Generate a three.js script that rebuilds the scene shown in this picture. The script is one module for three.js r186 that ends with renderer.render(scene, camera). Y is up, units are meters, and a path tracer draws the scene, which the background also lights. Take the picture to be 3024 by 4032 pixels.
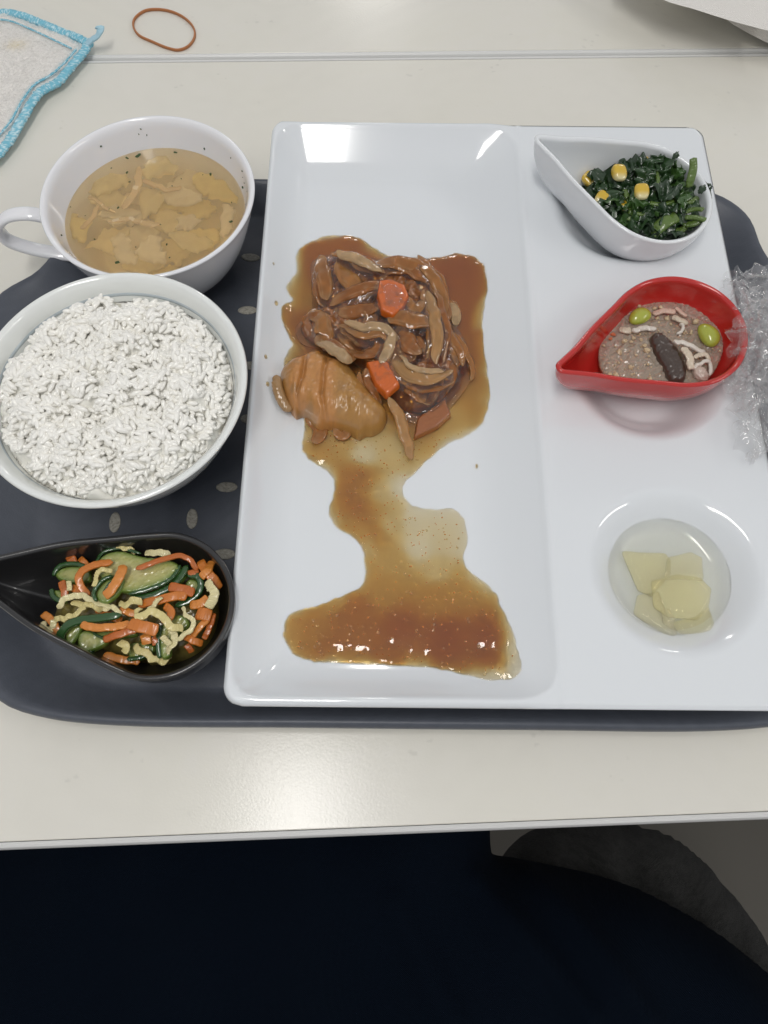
import * as THREE from 'three';
import { mergeGeometries } from 'three/addons/utils/BufferGeometryUtils.js';
import { RectAreaLightUniformsLib } from 'three/addons/lights/RectAreaLightUniformsLib.js';
import { createNoise3D } from 'simplex-noise';

// ---------------------------------------------------------------- camera, room light, exposure
const scene = new THREE.Scene();
const camera = new THREE.PerspectiveCamera(67.32, 0.75, 0.02, 30);
{
  const tilt = 22.35 * Math.PI / 180, roll = 0.0095;
  camera.position.set(0, 0.365, 0);
  const right = new THREE.Vector3(1, 0, 0), up = new THREE.Vector3(0, Math.sin(tilt), -Math.cos(tilt)), back = new THREE.Vector3(0, Math.cos(tilt), Math.sin(tilt));
  camera.quaternion.setFromRotationMatrix(new THREE.Matrix4().makeBasis(right, up, back));
  camera.rotateZ(roll);
}
const renderer = new THREE.WebGLRenderer({ antialias: true });
renderer.setSize(768, 1024);
renderer.toneMapping = THREE.LinearToneMapping;
renderer.toneMappingExposure = 1.05;
renderer.shadowMap.enabled = true;
RectAreaLightUniformsLib.init();
scene.background = new THREE.Color().setRGB(0.42, 0.424, 0.436);
const LAMP_POWER = 14;
const lampSpots = [[-0.23, 1.95, 0.38], [-0.08, 1.95, -4.3], [2.4, 1.95, 0.38], [2.5, 1.95, -4.3]];

// ---------------------------------------------------------------- helpers
function mulberry(a) { return () => { a = (a + 0x6d2b79f5) | 0; let t = Math.imul(a ^ (a >>> 15), 1 | a); t = (t + Math.imul(t ^ (t >>> 7), 61 | t)) ^ t; return ((t ^ (t >>> 14)) >>> 0) / 4294967296; }; }
const rnd = mulberry(7), n3 = createNoise3D(mulberry(11));
const R = (a, b) => a + (b - a) * rnd();
const clamp = (x, a = 0, b = 1) => Math.min(b, Math.max(a, x));
const lerp = (a, b, t) => a + (b - a) * t;
const sm = (a, b, x) => { const t = clamp((x - a) / (b - a)); return t * t * (3 - 2 * t); };
const fbm = (x, y, z, o = 3) => { let s = 0, a = 1, n = 0; for (let i = 0; i < o; i++) { s += a * n3(x, y, z); n += a; x *= 2.03; y *= 2.03; z *= 2.03; a *= 0.5; } return s / n; };
const V = (a) => new THREE.Vector3(a[0], a[1], a[2]);
const col = (r, g, b) => new THREE.Color().setRGB(r, g, b);
const taken = new Map();
function numbered(name) { const n = taken.get(name) ?? 0; taken.set(name, n + 1); return n ? name + '_' + String(n).padStart(3, '0') : name; }
function tag(o, label, category, group, kind) { o.userData.label = label; if (category) o.userData.category = category; if (group) o.userData.group = group; if (kind) o.userData.kind = kind; return o; }
function shade(m) { m.castShadow = true; m.receiveShadow = true; return m; }
function thing(name, label, category, group) { const o = new THREE.Group(); o.name = numbered(name); scene.add(o); return tag(o, label, category, group); }
function mesh(name, geo, mat, label, category, group, kind) { const m = shade(new THREE.Mesh(geo, mat)); m.name = numbered(name); scene.add(m); return tag(m, label, category, group, kind); }
function part(parent, name, geo, mat) { const m = shade(new THREE.Mesh(geo, mat)); m.name = name; parent.add(m); return m; }
function phys(c, o = {}) { return new THREE.MeshPhysicalMaterial({ color: col(...c), roughness: 0.5, ...o }); }

// a surface from fn(u, v), welded round u when closed
function surf(fn, nu, nv, closeU = false) {
  const pos = [], uv = [], idx = [], cu = closeU ? nu : nu + 1;
  for (let j = 0; j <= nv; j++) for (let i = 0; i < cu; i++) { const p = fn(i / nu, j / nv); pos.push(p[0], p[1], p[2]); uv.push(i / nu, j / nv); }
  for (let j = 0; j < nv; j++) for (let i = 0; i < nu; i++) { const a = j * cu + i, b = j * cu + (i + 1) % cu, c = a + cu, d = b + cu; idx.push(a, b, c, b, d, c); }
  const g = new THREE.BufferGeometry();
  g.setAttribute('position', new THREE.Float32BufferAttribute(pos, 3)); g.setAttribute('uv', new THREE.Float32BufferAttribute(uv, 2)); g.setIndex(idx); g.computeVertexNormals();
  return g;
}
// stacked closed rings of points, optionally capped by a fan at either end
function rings(list, capA = false, capB = false) {
  const n = list[0].length, pos = [], idx = [];
  for (const r of list) for (const p of r) pos.push(p[0], p[1], p[2]);
  for (let j = 0; j < list.length - 1; j++) for (let i = 0; i < n; i++) { const a = j * n + i, b = j * n + (i + 1) % n, c = a + n, d = b + n; idx.push(a, c, b, b, c, d); }
  const cap = (r, off, flip) => { const m = [0, 0, 0]; for (const p of r) for (let k = 0; k < 3; k++) m[k] += p[k] / n; const c = pos.length / 3; pos.push(...m); for (let i = 0; i < n; i++) flip ? idx.push(c, off + i, off + (i + 1) % n) : idx.push(c, off + (i + 1) % n, off + i); };
  if (capA) cap(list[0], 0, true);
  if (capB) cap(list[list.length - 1], (list.length - 1) * n, false);
  const g = new THREE.BufferGeometry();
  g.setAttribute('position', new THREE.Float32BufferAttribute(pos, 3)); g.setIndex(idx); g.computeVertexNormals();
  return g;
}
// a strip swept along a path: width, thickness, rounded section, curl across, tapered ends
function sweep(pts, o = {}) {
  const { w = 0.004, th = 0.001, n = 24, m = 10, up = [0, 1, 0], e = 0.7, curl = 0, twist = 0, cap = 0.08, wob = 0, wf = 220, closed = false, taper = null, rough = 0, ridge = 0, color = null, seed = rnd() * 90 } = o;
  const cl = [];
  const curve = new THREE.CatmullRomCurve3(pts.map(V), closed, 'centripetal'), U = V(up).normalize(), list = [];
  for (let i = 0; i < (closed ? n : n + 1); i++) {
    const t = i / n, p = curve.getPoint(t), T = curve.getTangent(t), S = new THREE.Vector3().crossVectors(T, U).normalize(), N = new THREE.Vector3().crossVectors(S, T).normalize();
    const tw = typeof twist === 'function' ? twist(t) : twist * (t - 0.5), c = Math.cos(tw), s = Math.sin(tw);
    const A = S.clone().multiplyScalar(c).addScaledVector(N, s), B = N.clone().multiplyScalar(c).addScaledVector(S, -s);
    let k = 1;
    if (!closed) { const q = Math.min(t, 1 - t) / cap; if (q < 1) k = Math.max(0.03, Math.sqrt(1 - (1 - q) * (1 - q))); }
    const kw = k * (taper ? taper(t) : 1), kt = Math.sqrt(k);
    const off = wob ? wob * fbm(p.x * wf, p.z * wf, seed, 2) : 0, off2 = wob ? wob * n3(p.x * wf, p.z * wf, seed + 5) : 0, ring = [];
    for (let j = 0; j < m; j++) {
      const a = (j / m) * 2 * Math.PI, ca = Math.cos(a), sa = Math.sin(a);
      let x = Math.sign(ca) * Math.pow(Math.abs(ca), e) * 0.5 * w * kw, y = Math.sign(sa) * Math.pow(Math.abs(sa), e) * 0.5 * th * kt;
      y += curl * (x / (0.5 * w)) ** 2 * (0.4 + 0.6 * kw);
      if (ridge) y += ridge * Math.cos((x / (0.5 * w)) * 9.4) * Math.sign(sa) * Math.abs(sa);
      if (rough) { const r = rough * n3(t * n * 0.55 + seed, j * 1.3, seed); x += r * 0.6; y += r; }
      const q = p.clone().addScaledVector(A, x + off2).addScaledVector(B, y + off);
      ring.push([q.x, q.y, q.z]);
      if (color) cl.push(...color(t, a, seed));
    }
    list.push(ring);
  }
  if (closed) { list.push(list[0]); return rings(list); }
  const g = rings(list, true, true);
  if (color) { cl.push(...color(0, 1.57, seed), ...color(1, 1.57, seed)); g.setAttribute('color', new THREE.Float32BufferAttribute(cl, 3)); }
  return g;
}
// smooth closed outline from a few [x, z] points
function smooth(pts, per = 6) { const c = new THREE.CatmullRomCurve3(pts.map(([x, z]) => new THREE.Vector3(x, 0, z)), true, 'centripetal'), out = []; const n = pts.length * per; for (let i = 0; i < n; i++) { const p = c.getPoint(i / n); out.push([p.x, p.z]); } return out; }
function nearest(poly, x, z) {
  let best = 1e9, bx = 0, bz = 0, seg = 0, inside = false;
  for (let i = 0, j = poly.length - 1; i < poly.length; j = i++) {
    const [x1, z1] = poly[j], [x2, z2] = poly[i], dx = x2 - x1, dz = z2 - z1, t = clamp(((x - x1) * dx + (z - z1) * dz) / (dx * dx + dz * dz + 1e-12)), qx = x1 + t * dx, qz = z1 + t * dz, d = (x - qx) ** 2 + (z - qz) ** 2;
    if (d < best) { best = d; bx = qx; bz = qz; seg = (j + t) / poly.length; }
    if ((z1 > z) !== (z2 > z) && x < ((x2 - x1) * (z - z1)) / (z2 - z1) + x1) inside = !inside;
  }
  return { d: Math.sqrt(best) * (inside ? 1 : -1), x: bx, z: bz, seg };
}
// a closed body over an outline: top(x, z, d) and bot(x, z, d) meet at the rim; color(x, z, d, seg) is pigment
function slab(poly, res, top, bot, color) {
  let x0 = 1e9, x1 = -1e9, z0 = 1e9, z1 = -1e9;
  for (const [x, z] of poly) { x0 = Math.min(x0, x); x1 = Math.max(x1, x); z0 = Math.min(z0, z); z1 = Math.max(z1, z); }
  x0 -= res; z0 -= res;
  const nx = Math.ceil((x1 - x0) / res) + 1, nz = Math.ceil((z1 - z0) / res) + 1, cells = [];
  for (let j = 0; j <= nz; j++) for (let i = 0; i <= nx; i++) cells.push(nearest(poly, x0 + i * res, z0 + j * res));
  const pos = [], uv = [], cl = [], idx = [], T = new Map(), B = new Map(), st = nx + 1;
  const add = (k, isTop) => {
    const c = cells[k], edge = c.d <= res * 0.12;
    if (edge || isTop) { if (T.has(k)) return T.get(k); } else if (B.has(k)) return B.get(k);
    const i = k % st, j = (k - i) / st, x = edge ? c.x : x0 + i * res, z = edge ? c.z : z0 + j * res, d = edge ? 0 : c.d, at = pos.length / 3;
    pos.push(x, edge ? bot(x, z, 0) : isTop ? top(x, z, d) : bot(x, z, d), z); uv.push(x, z);
    if (color) cl.push(...color(x, z, d, c.seg));
    (edge || isTop ? T : B).set(k, at);
    return at;
  };
  for (let j = 0; j < nz; j++) for (let i = 0; i < nx; i++) {
    const k = [j * st + i, j * st + i + 1, (j + 1) * st + i, (j + 1) * st + i + 1];
    if (!k.some((q) => cells[q].d > res * 0.12)) continue;
    let [a, b, c, d] = k.map((q) => add(q, true)); idx.push(a, c, b, b, c, d);
    [a, b, c, d] = k.map((q) => add(q, false)); idx.push(a, b, c, b, d, c);
  }
  const g = new THREE.BufferGeometry();
  g.setAttribute('position', new THREE.Float32BufferAttribute(pos, 3)); g.setAttribute('uv', new THREE.Float32BufferAttribute(uv, 2));
  if (color) g.setAttribute('color', new THREE.Float32BufferAttribute(cl, 3));
  g.setIndex(idx); g.computeVertexNormals();
  return g;
}
const edge = (d, w) => { const q = clamp(d / w); return Math.sqrt(1 - (1 - q) * (1 - q)); };
// a lump: unit sphere pushed by fn(direction) -> radius vector
function lump(fn, detail = 3) {
  const g = new THREE.SphereGeometry(1, 8 << Math.min(detail, 3), 6 << Math.min(detail, 3)), p = g.attributes.position;
  for (let i = 0; i < p.count; i++) { const d = new THREE.Vector3().fromBufferAttribute(p, i), q = fn(d); p.setXYZ(i, q[0], q[1], q[2]); }
  g.deleteAttribute('uv'); g.deleteAttribute('normal');
  const m = weld(g); m.computeVertexNormals(); return m;
}
function weld(g) {
  const p = g.attributes.position, map = new Map(), to = [], pos = [], idx = [];
  for (let i = 0; i < p.count; i++) { const k = [p.getX(i), p.getY(i), p.getZ(i)].map((v) => Math.round(v * 1e6)).join(); if (!map.has(k)) { map.set(k, pos.length / 3); pos.push(p.getX(i), p.getY(i), p.getZ(i)); } to.push(map.get(k)); }
  const s = g.index.array; for (let i = 0; i < s.length; i += 3) { const a = to[s[i]], b = to[s[i + 1]], c = to[s[i + 2]]; if (a !== b && b !== c && a !== c) idx.push(a, b, c); }
  const o = new THREE.BufferGeometry(); o.setAttribute('position', new THREE.Float32BufferAttribute(pos, 3)); o.setIndex(idx); return o;
}
function tint(g, fn) { const p = g.attributes.position, c = []; for (let i = 0; i < p.count; i++) c.push(...fn(p.getX(i), p.getY(i), p.getZ(i))); g.setAttribute('color', new THREE.Float32BufferAttribute(c, 3)); return g; }
const mix3 = (a, b, t) => [lerp(a[0], b[0], t), lerp(a[1], b[1], t), lerp(a[2], b[2], t)];
// a grey or coloured tile computed per texel, wrapping
function tile(n, fn, srgb = false) {
  const d = new Uint8Array(n * n * 4);
  for (let j = 0; j < n; j++) for (let i = 0; i < n; i++) { const v = fn(i / n, j / n), k = (j * n + i) * 4; for (let c = 0; c < 3; c++) d[k + c] = clamp(Array.isArray(v) ? v[c] : v) * 255; d[k + 3] = 255; }
  const t = new THREE.DataTexture(d, n, n, THREE.RGBAFormat); t.wrapS = t.wrapT = THREE.RepeatWrapping; t.magFilter = THREE.LinearFilter; t.minFilter = THREE.LinearMipmapLinearFilter; if (srgb) t.colorSpace = THREE.SRGBColorSpace; t.needsUpdate = true; return t;
}
const tor = (u, v, f, s = 0) => { const a = 2 * Math.PI * u, b = 2 * Math.PI * v, r = f / (2 * Math.PI); return n3(Math.cos(a) * r + s, Math.sin(a) * r + Math.cos(b) * r * 1.3, Math.sin(b) * r * 1.3 - s); };
function rep(t, s, s2 = s) { const c = t.clone(); c.repeat.set(s, s2); c.needsUpdate = true; return c; }
// flat uv in metres for a geometry seen from above
function uvFlat(g) { const p = g.attributes.position, u = []; for (let i = 0; i < p.count; i++) u.push(p.getX(i), p.getZ(i)); g.setAttribute('uv', new THREE.Float32BufferAttribute(u, 2)); return g; }

const fineNoise = tile(256, (u, v) => 0.5 + 0.28 * tor(u, v, 90, 1) + 0.22 * tor(u, v, 190, 4));
const softNoise = tile(256, (u, v) => 0.5 + 0.4 * tor(u, v, 12, 2) + 0.15 * tor(u, v, 40, 3));
const twill = tile(256, (u, v) => { const q = (u * 32 + v * 32) % 1, r = (u * 32 - v * 32 + 64) % 1; return 0.5 + 0.35 * Math.sin(2 * Math.PI * q) + 0.15 * Math.sin(2 * Math.PI * r * 2); });

// ---------------------------------------------------------------- lamps (ceiling tubes of the canteen, above and outside the frame)
lampSpots.forEach(([x, y, z], i) => {
  const L = thing('ceiling_lamp', ['white ceiling lamp panel above the diner', 'white ceiling lamp panel beyond the far table', 'white ceiling lamp panel to the right of the diner', 'white ceiling lamp panel at the far right of the room'][i], 'lamp', 'ceiling lamps');
  L.position.set(x, y, z);
  const housing = new THREE.BoxGeometry(0.3, 0.05, 1.24); housing.translate(0, 0.035, 0); part(L, 'housing', housing, phys([0.75, 0.75, 0.75], { roughness: 0.6 }));
  const tube = new THREE.BoxGeometry(0.21, 0.006, 1.18); tube.translate(0, 0.004, 0);
  part(L, 'lamp_diffuser', tube, new THREE.MeshStandardMaterial({ color: 0xffffff, emissive: col(1, 0.98, 0.95), emissiveIntensity: 6 }));
  const a = new THREE.RectAreaLight(col(1, 0.975, 0.94), LAMP_POWER, 0.21, 1.18);
  a.position.set(0, -0.002, 0); a.rotation.x = -Math.PI / 2; L.add(a);
});

// ---------------------------------------------------------------- floor, tables
mesh('floor', new THREE.BoxGeometry(9, 0.02, 9), phys([0.095, 0.088, 0.076], { roughness: 0.9 }), 'brown grey floor far below the table', 'floor', null, 'structure').position.set(0, -0.71, 0);

const tableMat = phys([0.73, 0.71, 0.645], { roughness: 0.2, bumpMap: rep(fineNoise, 9), bumpScale: 0.000035, map: rep(tile(512, (u, v) => {
  let s = 1 - 0.012 * (tor(u, v, 6, 8) + tor(u, v, 25, 9)); const q = tor(u, v, 60, 12) * tor(u, v, 9, 15); if (q > 0.58) s -= 0.10 * sm(0.58, 0.75, q);
  return [s, s, s * (0.995 - 0.01 * tor(u, v, 4, 22))]; }), 2.3), specularIntensity: 0.9 });
const bandMat = phys([0.68, 0.68, 0.665], { roughness: 0.4 });
// z of the near table's front edge and of the seam between the tables at x
const frontZ = (x) => -0.0006 - 0.046 * x, seamZ = (x) => -0.4849 - 0.0283 * x;
function slabTable(z0, z1, x0 = -1.2, x1 = 1.2) {
  const y1 = 0, y0 = -0.024, g = surf((u, v) => { const x = lerp(x0, x1, u); const zb = z0(x), zf = z1(x); const k = Math.round(v * 5); return k === 0 ? [x, y0, zb] : k === 1 ? [x, y1 - 0.0004, zb] : k === 2 ? [x, y1, zb - 0.0004 * Math.sign(zb - zf)] : k === 3 ? [x, y1, zf + 0.0004 * Math.sign(zb - zf)] : k === 4 ? [x, y1 - 0.0004, zf] : [x, y0, zf]; }, 40, 5);
  const f = g.toNonIndexed(); f.computeVertexNormals(); return uvFlat(f);
}
// moulded plastic edge band, rounded over, along a line z(x); s = +1 faces the diner
function band(zf, s, wide = 0.0030) {
  const prof = [[0.0002, -0.0012], [0.0003, 0.0000], [wide * 0.45, 0.0003], [wide * 0.8, -0.0006], [wide, -0.0022], [wide * 1.12, -0.005], [wide * 1.12, -0.020], [wide * 0.9, -0.0245], [0.0002, -0.0245]];
  return rings([-1.2, 1.2].map((x) => prof.map(([d, y]) => [x, y, zf(x) + s * d])), true, true).toNonIndexed();
}
const flat = (g) => { g.computeVertexNormals(); return g; };
{
  const t = thing('table', 'off white laminate table carrying the meal tray', 'table', null);
  part(t, 'tabletop', slabTable((x) => seamZ(x) + 0.004, frontZ), tableMat);
  part(t, 'edge_band', flat(band(frontZ, 1)), bandMat);
  part(t, 'edge_band', flat(band((x) => seamZ(x) + 0.004, -1, 0.0034)), bandMat);
  const t2 = thing('table', 'off white laminate table pushed against the far side, holding the rubber band', 'table', null);
  part(t2, 'tabletop', slabTable((x) => seamZ(x) - 0.6, (x) => seamZ(x) - 0.0042), tableMat);
  part(t2, 'edge_band', flat(band((x) => seamZ(x) - 0.0042, 1, 0.0034)), bandMat);
}

// ---------------------------------------------------------------- tray
const TC = [0.014, -0.1985];
function fromHalf(q) { const a = q.map(([x, z]) => [x, z]), all = []; for (const [x, z] of a) all.push([TC[0] + x, TC[1] - z]); for (const [x, z] of a.slice().reverse()) all.push([TC[0] + x, TC[1] + z]); for (const [x, z] of a) all.push([TC[0] - x, TC[1] + z]); for (const [x, z] of a.slice().reverse()) all.push([TC[0] - x, TC[1] - z]); return all; }
const trayLip = smooth(fromHalf([[0.05, 0.1565], [0.13, 0.1565], [0.163, 0.1535], [0.183, 0.147], [0.196, 0.132], [0.2, 0.108], [0.209, 0.088], [0.226, 0.073], [0.236, 0.05], [0.238, 0.02]]), 5);
const trayFloor = smooth(fromHalf([[0.05, 0.140], [0.12, 0.140], [0.145, 0.1375], [0.165, 0.129], [0.177, 0.113], [0.183, 0.09], [0.186, 0.05], [0.187, 0.02]]), 5);
const polar = (poly, a) => { const dx = Math.cos(a), dz = Math.sin(a); let best = 0; for (let i = 0, j = poly.length - 1; i < poly.length; j = i++) { const ax = poly[j][0] - TC[0], az = poly[j][1] - TC[1], bx = poly[i][0] - TC[0], bz = poly[i][1] - TC[1], ex = bx - ax, ez = bz - az, den = dx * ez - dz * ex; if (Math.abs(den) < 1e-12) continue; const t = (ax * ez - az * ex) / den, s = (ax * dz - az * dx) / den; if (t > 0 && s >= -1e-6 && s <= 1 + 1e-6) best = Math.max(best, t); } return best; };
{
  const N = 280, A = [...Array(N)].map((_, i) => (i / N) * 2 * Math.PI), lip = A.map((a) => polar(trayLip, a)), fl = A.map((a) => polar(trayFloor, a));
  const ring = (k, y, off = 0) => A.map((a, i) => { const r = lerp(fl[i], lip[i], k) + off; return [TC[0] + r * Math.cos(a), y, TC[1] + r * Math.sin(a)]; });
  const scale = (s, y) => A.map((a, i) => [TC[0] + fl[i] * s * Math.cos(a), y, TC[1] + fl[i] * s * Math.sin(a)]);
  const list = [scale(0.02, 0.004), scale(0.5, 0.004), scale(0.9, 0.004), ring(-0.12, 0.004), ring(0, 0.0042), ring(0.12, 0.0054), ring(0.35, 0.0092), ring(0.62, 0.0142), ring(0.78, 0.0172), ring(0.88, 0.0184), ring(0.96, 0.0187), ring(1, 0.0180), ring(1, 0.0166, 0.0012), ring(1, 0.0138, 0.0014), ring(1, 0.0126, 0.0004), ring(0.94, 0.0136), ring(0.6, 0.0106), ring(0.2, 0.003), ring(0, 0.0008), scale(0.9, 0.0006), scale(0.02, 0.0006)];
  const g = rings(list.slice().reverse(), true, true); uvFlat(g);
  const trayMat = phys([0.082, 0.091, 0.112], { roughness: 0.4, bumpMap: rep(fineNoise, 14), bumpScale: 0.00009, map: rep(tile(256, (u, v) => { const s = 0.95 + 0.05 * tor(u, v, 22, 31) + 0.03 * tor(u, v, 70, 33); return [s, s, s]; }), 5), specularIntensity: 0.8 });
  const tray = thing('meal_tray', 'slate grey plastic tray with rounded corners under all the dishes', 'tray');
  part(tray, 'tray_body', g, trayMat);
  const dotMat = phys([0.40, 0.385, 0.34], { roughness: 0.75, map: rep(tile(128, (u, v) => { const s = 0.8 + 0.22 * tor(u, v, 8, 41) + 0.14 * tor(u, v, 22, 43); return [s, s * 0.99, s * 0.97]; }), 60) });
  const dots = [[[-.0809,0.0042,-.1614], 0], [[-.0969,0.0042,-.1438], 1.5], [[-.0789,0.0042,-.125], 0], [[-.0786,0.0042,-.2716], 0], [[-.1356,0.0042,-.1414], 1.5], [[-.0798,0.0042,-.3091], 0.1], [[-.0732,0.0042,-.2346], 0.1], [[-.0717,0.0042,-.2013], 0.1]];
  for (const [p, turn] of dots) {
    const c = []; for (let i = 0; i < 40; i++) { const a = (i / 40) * 2 * Math.PI, r = 1 + 0.03 * n3(Math.cos(a) * 2 + p[0] * 99, Math.sin(a) * 2, p[2] * 60), x = 0.0056 * r * Math.cos(a) * (0.93 + 0.07 * Math.abs(Math.cos(a))), z = 0.0029 * r * Math.sin(a); c.push([p[0] + x * Math.cos(turn) - z * Math.sin(turn), p[2] + x * Math.sin(turn) + z * Math.cos(turn)]); }
    part(tray, 'grip_dot', slab(c, 0.0006, (x, z, d) => 0.0042 + 0.0003 * edge(d, 0.0008), () => 0.0041), dotMat);
  }
}

// ---------------------------------------------------------------- divided plate
// the plate is longer than the tray's floor and rests on its front and back lips
const PX0 = -0.067, PX1 = 0.1833, PZ0 = -0.3806, PZ1 = -0.0472, DIV = 0.0762, RIM = 0.038, FLOOR = 0.0225, DECK = 0.0362, WELL_R = 0.0408, WELL_Y = 0.0240;
const wells = [[0.1314, -0.319], [0.1314, -0.2139], [0.1314, -0.1087]];
function plateY(x, z) {
  const tl = clamp((x - PX0 - 0.0022) / 0.021), tr = clamp((DIV - 0.0012 - x) / 0.0335), tt = clamp((z - PZ0 - 0.0025) / 0.03), tb = clamp((PZ1 - 0.0028 - z) / 0.0245);
  let h;
  if (x < DIV) {
    const t = clamp(1 - Math.pow(Math.max(1 - tl, 1 - tr) ** 4 + Math.max(1 - tt, 1 - tb) ** 4, 0.25));
    const p = (1 - Math.pow(1 - t, 1.75)) * sm(-0.02, 0.05, t);
    const top = lerp(DECK, RIM, sm(DIV, DIV - 0.02, x));
    h = lerp(Math.max(top, DECK), FLOOR, p);
    if (x > DIV - 0.003) h = Math.max(h, lerp(h, DECK + 0.0004, sm(DIV - 0.0016, DIV, x)));
  } else {
    h = DECK + 0.0004 * (1 - sm(DIV, DIV + 0.0022, x));
    for (const [wx, wz] of wells) { const r = Math.hypot(x - wx, z - wz) / WELL_R; if (r < 1) h = lerp(WELL_Y, h, sm(0.52, 1.0, r) * 0.75 + 0.25 * sm(0.45, 0.99, r)); }
  }
  const e = Math.min(x - PX0, PX1 - x, z - PZ0, PZ1 - z);
  return h - 0.0016 * (1 - edge(e, 0.0022));
}
const porcelain = phys([0.735, 0.765, 0.79], { roughness: 0.11, clearcoat: 0.5, clearcoatRoughness: 0.03, specularIntensity: 1 });
{
  const nx = 216, nz = 288, cr = 0.0085, pos = [], idx = [], st = nx + 1;
  const inset = (z) => { const e = Math.min(z - PZ0, PZ1 - z); return e < cr ? cr - Math.sqrt(Math.max(0, cr * cr - (cr - e) ** 2)) : 0; };
  const warp = (t) => t + 0.0; 
  for (let j = 0; j <= nz; j++) { const z = lerp(PZ0, PZ1, warp(j / nz)), s = inset(z); for (let i = 0; i <= nx; i++) { const x = lerp(PX0 + s, PX1 - s, i / nx); let y = plateY(x, z); if (s > 0) { const dl = x - (PX0 + s), dr = PX1 - s - x; y = Math.min(y, plateY(clamp(x, PX0 + 0.003, PX1 - 0.003), clamp(z, PZ0 + 0.003, PZ1 - 0.003)) - 0.0016 * (1 - edge(Math.min(dl, dr, z - PZ0 + 0.0, PZ1 - z), 0.0022))); } pos.push(x, y, z); } }
  for (let j = 0; j < nz; j++) for (let i = 0; i < nx; i++) { const a = j * st + i, b = a + 1, c = a + st, d = c + 1; idx.push(a, c, b, b, c, d); }
  const loop = []; for (let i = 0; i < nx; i++) loop.push(i); for (let j = 0; j < nz; j++) loop.push(j * st + nx); for (let i = nx; i > 0; i--) loop.push(nz * st + i); for (let j = nz; j > 0; j--) loop.push(j * st);
  let prev = loop; const cx = (PX0 + PX1) / 2, cz = (PZ0 + PZ1) / 2;
  for (const [ins, y] of [[-0.0004, 0.0350], [0.0003, 0.0333], [0.0022, 0.0313], [0.010, 0.0262], [0.0165, 0.0215], [0.0185, 0.0192], [0.0215, 0.0190], [0.0235, 0.0198]]) {
    const ring = loop.map((k) => { const x = pos[k * 3], z = pos[k * 3 + 2], sx = 1 - ins / ((PX1 - PX0) / 2), sz = 1 - ins / ((PZ1 - PZ0) / 2), at = pos.length / 3; pos.push(cx + (x - cx) * sx, y, cz + (z - cz) * sz); return at; });
    for (let i = 0; i < loop.length; i++) { const k = (i + 1) % loop.length; idx.push(prev[i], prev[k], ring[i], prev[k], ring[k], ring[i]); }
    prev = ring;
  }
  const c = pos.length / 3; pos.push(cx, 0.0198, cz); for (let i = 0; i < prev.length; i++) idx.push(c, prev[i], prev[(i + 1) % prev.length]);
  const g = new THREE.BufferGeometry(); g.setAttribute('position', new THREE.Float32BufferAttribute(pos, 3)); g.setIndex(idx); g.computeVertexNormals();
  mesh('divided_plate', g, porcelain, 'large white porcelain plate with one long compartment and three round wells', 'plate');
}

// ---------------------------------------------------------------- sauce and simmered dish in the long compartment
const sauceMat = phys([0.995, 0.96, 0.88], { roughness: 0.05, transmission: 0.97, thickness: 0.004, ior: 1.12, attenuationColor: col(0.53, 0.205, 0.014), attenuationDistance: 0.0045, clearcoat: 1, clearcoatRoughness: 0.03, bumpMap: rep(fineNoise, 42), bumpScale: 0.00007 });
const sauceLine = smooth([...[[-.0493,-.283],[-.0505,-.294],[-.0454,-.3025],[-.0357,-.3084],[-.0276,-.31],[-.0167,-.308],[-.0076,-.3019],[0.0005,-.2963],[0.0112,-.2948],[0.021,-.2938],[0.0309,-.295],[0.039,-.2976],[0.0469,-.2952],[0.0529,-.2886],[0.0547,-.2787],[0.0542,-.2648],[0.0521,-.2563],[0.0518,-.2399],[0.0525,-.2259],[0.0533,-.2142],[0.0532,-.2018],[0.0507,-.1925],[0.0456,-.186],[0.0374,-.1809]], ...[[0.0338,-.1791],[0.0245,-.1719],[0.0171,-.1637],[0.0117,-.1577],[0.0092,-.1528],[0.0108,-.1474],[0.017,-.1436],[0.0258,-.1428],[0.0329,-.1431],[0.0376,-.1396],[0.0396,-.133],[0.0398,-.1255],[0.0378,-.1172],[0.0415,-.1101],[0.0473,-.1057],[0.0513,-.1004],[0.0543,-.0926],[0.0572,-.085],[0.0592,-.0758]], ...[[0.0607,-.0677],[0.0593,-.0622],[0.0547,-.0601],[0.045,-.0595]], ...[[0.0364,-.0623],[0.0259,-.0647],[0.0146,-.066],[0,-.0665],[-.0163,-.0672],[-.026,-.0679],[-.0358,-.0692],[-.0409,-.0728],[-.0441,-.0786],[-.0449,-.0845],[-.0427,-.09],[-.037,-.0929],[-.0304,-.094],[-.0205,-.0984],[-.0138,-.1011],[-.0097,-.1038],[-.0085,-.1091],[-.0091,-.1172],[-.01,-.1226],[-.0144,-.1272],[-.0215,-.1318],[-.0256,-.1364],[-.0267,-.1421],[-.0247,-.1488],[-.0245,-.1557],[-.0278,-.1615],[-.0334,-.1655],[-.0381,-.1694],[-.0415,-.1735],[-.0411,-.1786]], ...[[-.0409,-.1899],[-.0437,-.1983],[-.0487,-.2067],[-.0522,-.2172],[-.0523,-.2271],[-.049,-.2351],[-.0523,-.2411],[-.0551,-.2503],[-.0547,-.2576],[-.0508,-.2629],[-.0539,-.2692],[-.0519,-.2768]]], 5).map(([x, z]) => [x + 0.00035 * n3(x * 500, 1, z * 500) + 0.0005 * n3(x * 160, 2, z * 160), z + 0.00035 * n3(x * 500, 3, z * 500) + 0.0005 * n3(x * 160, 4, z * 160)]);
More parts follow.
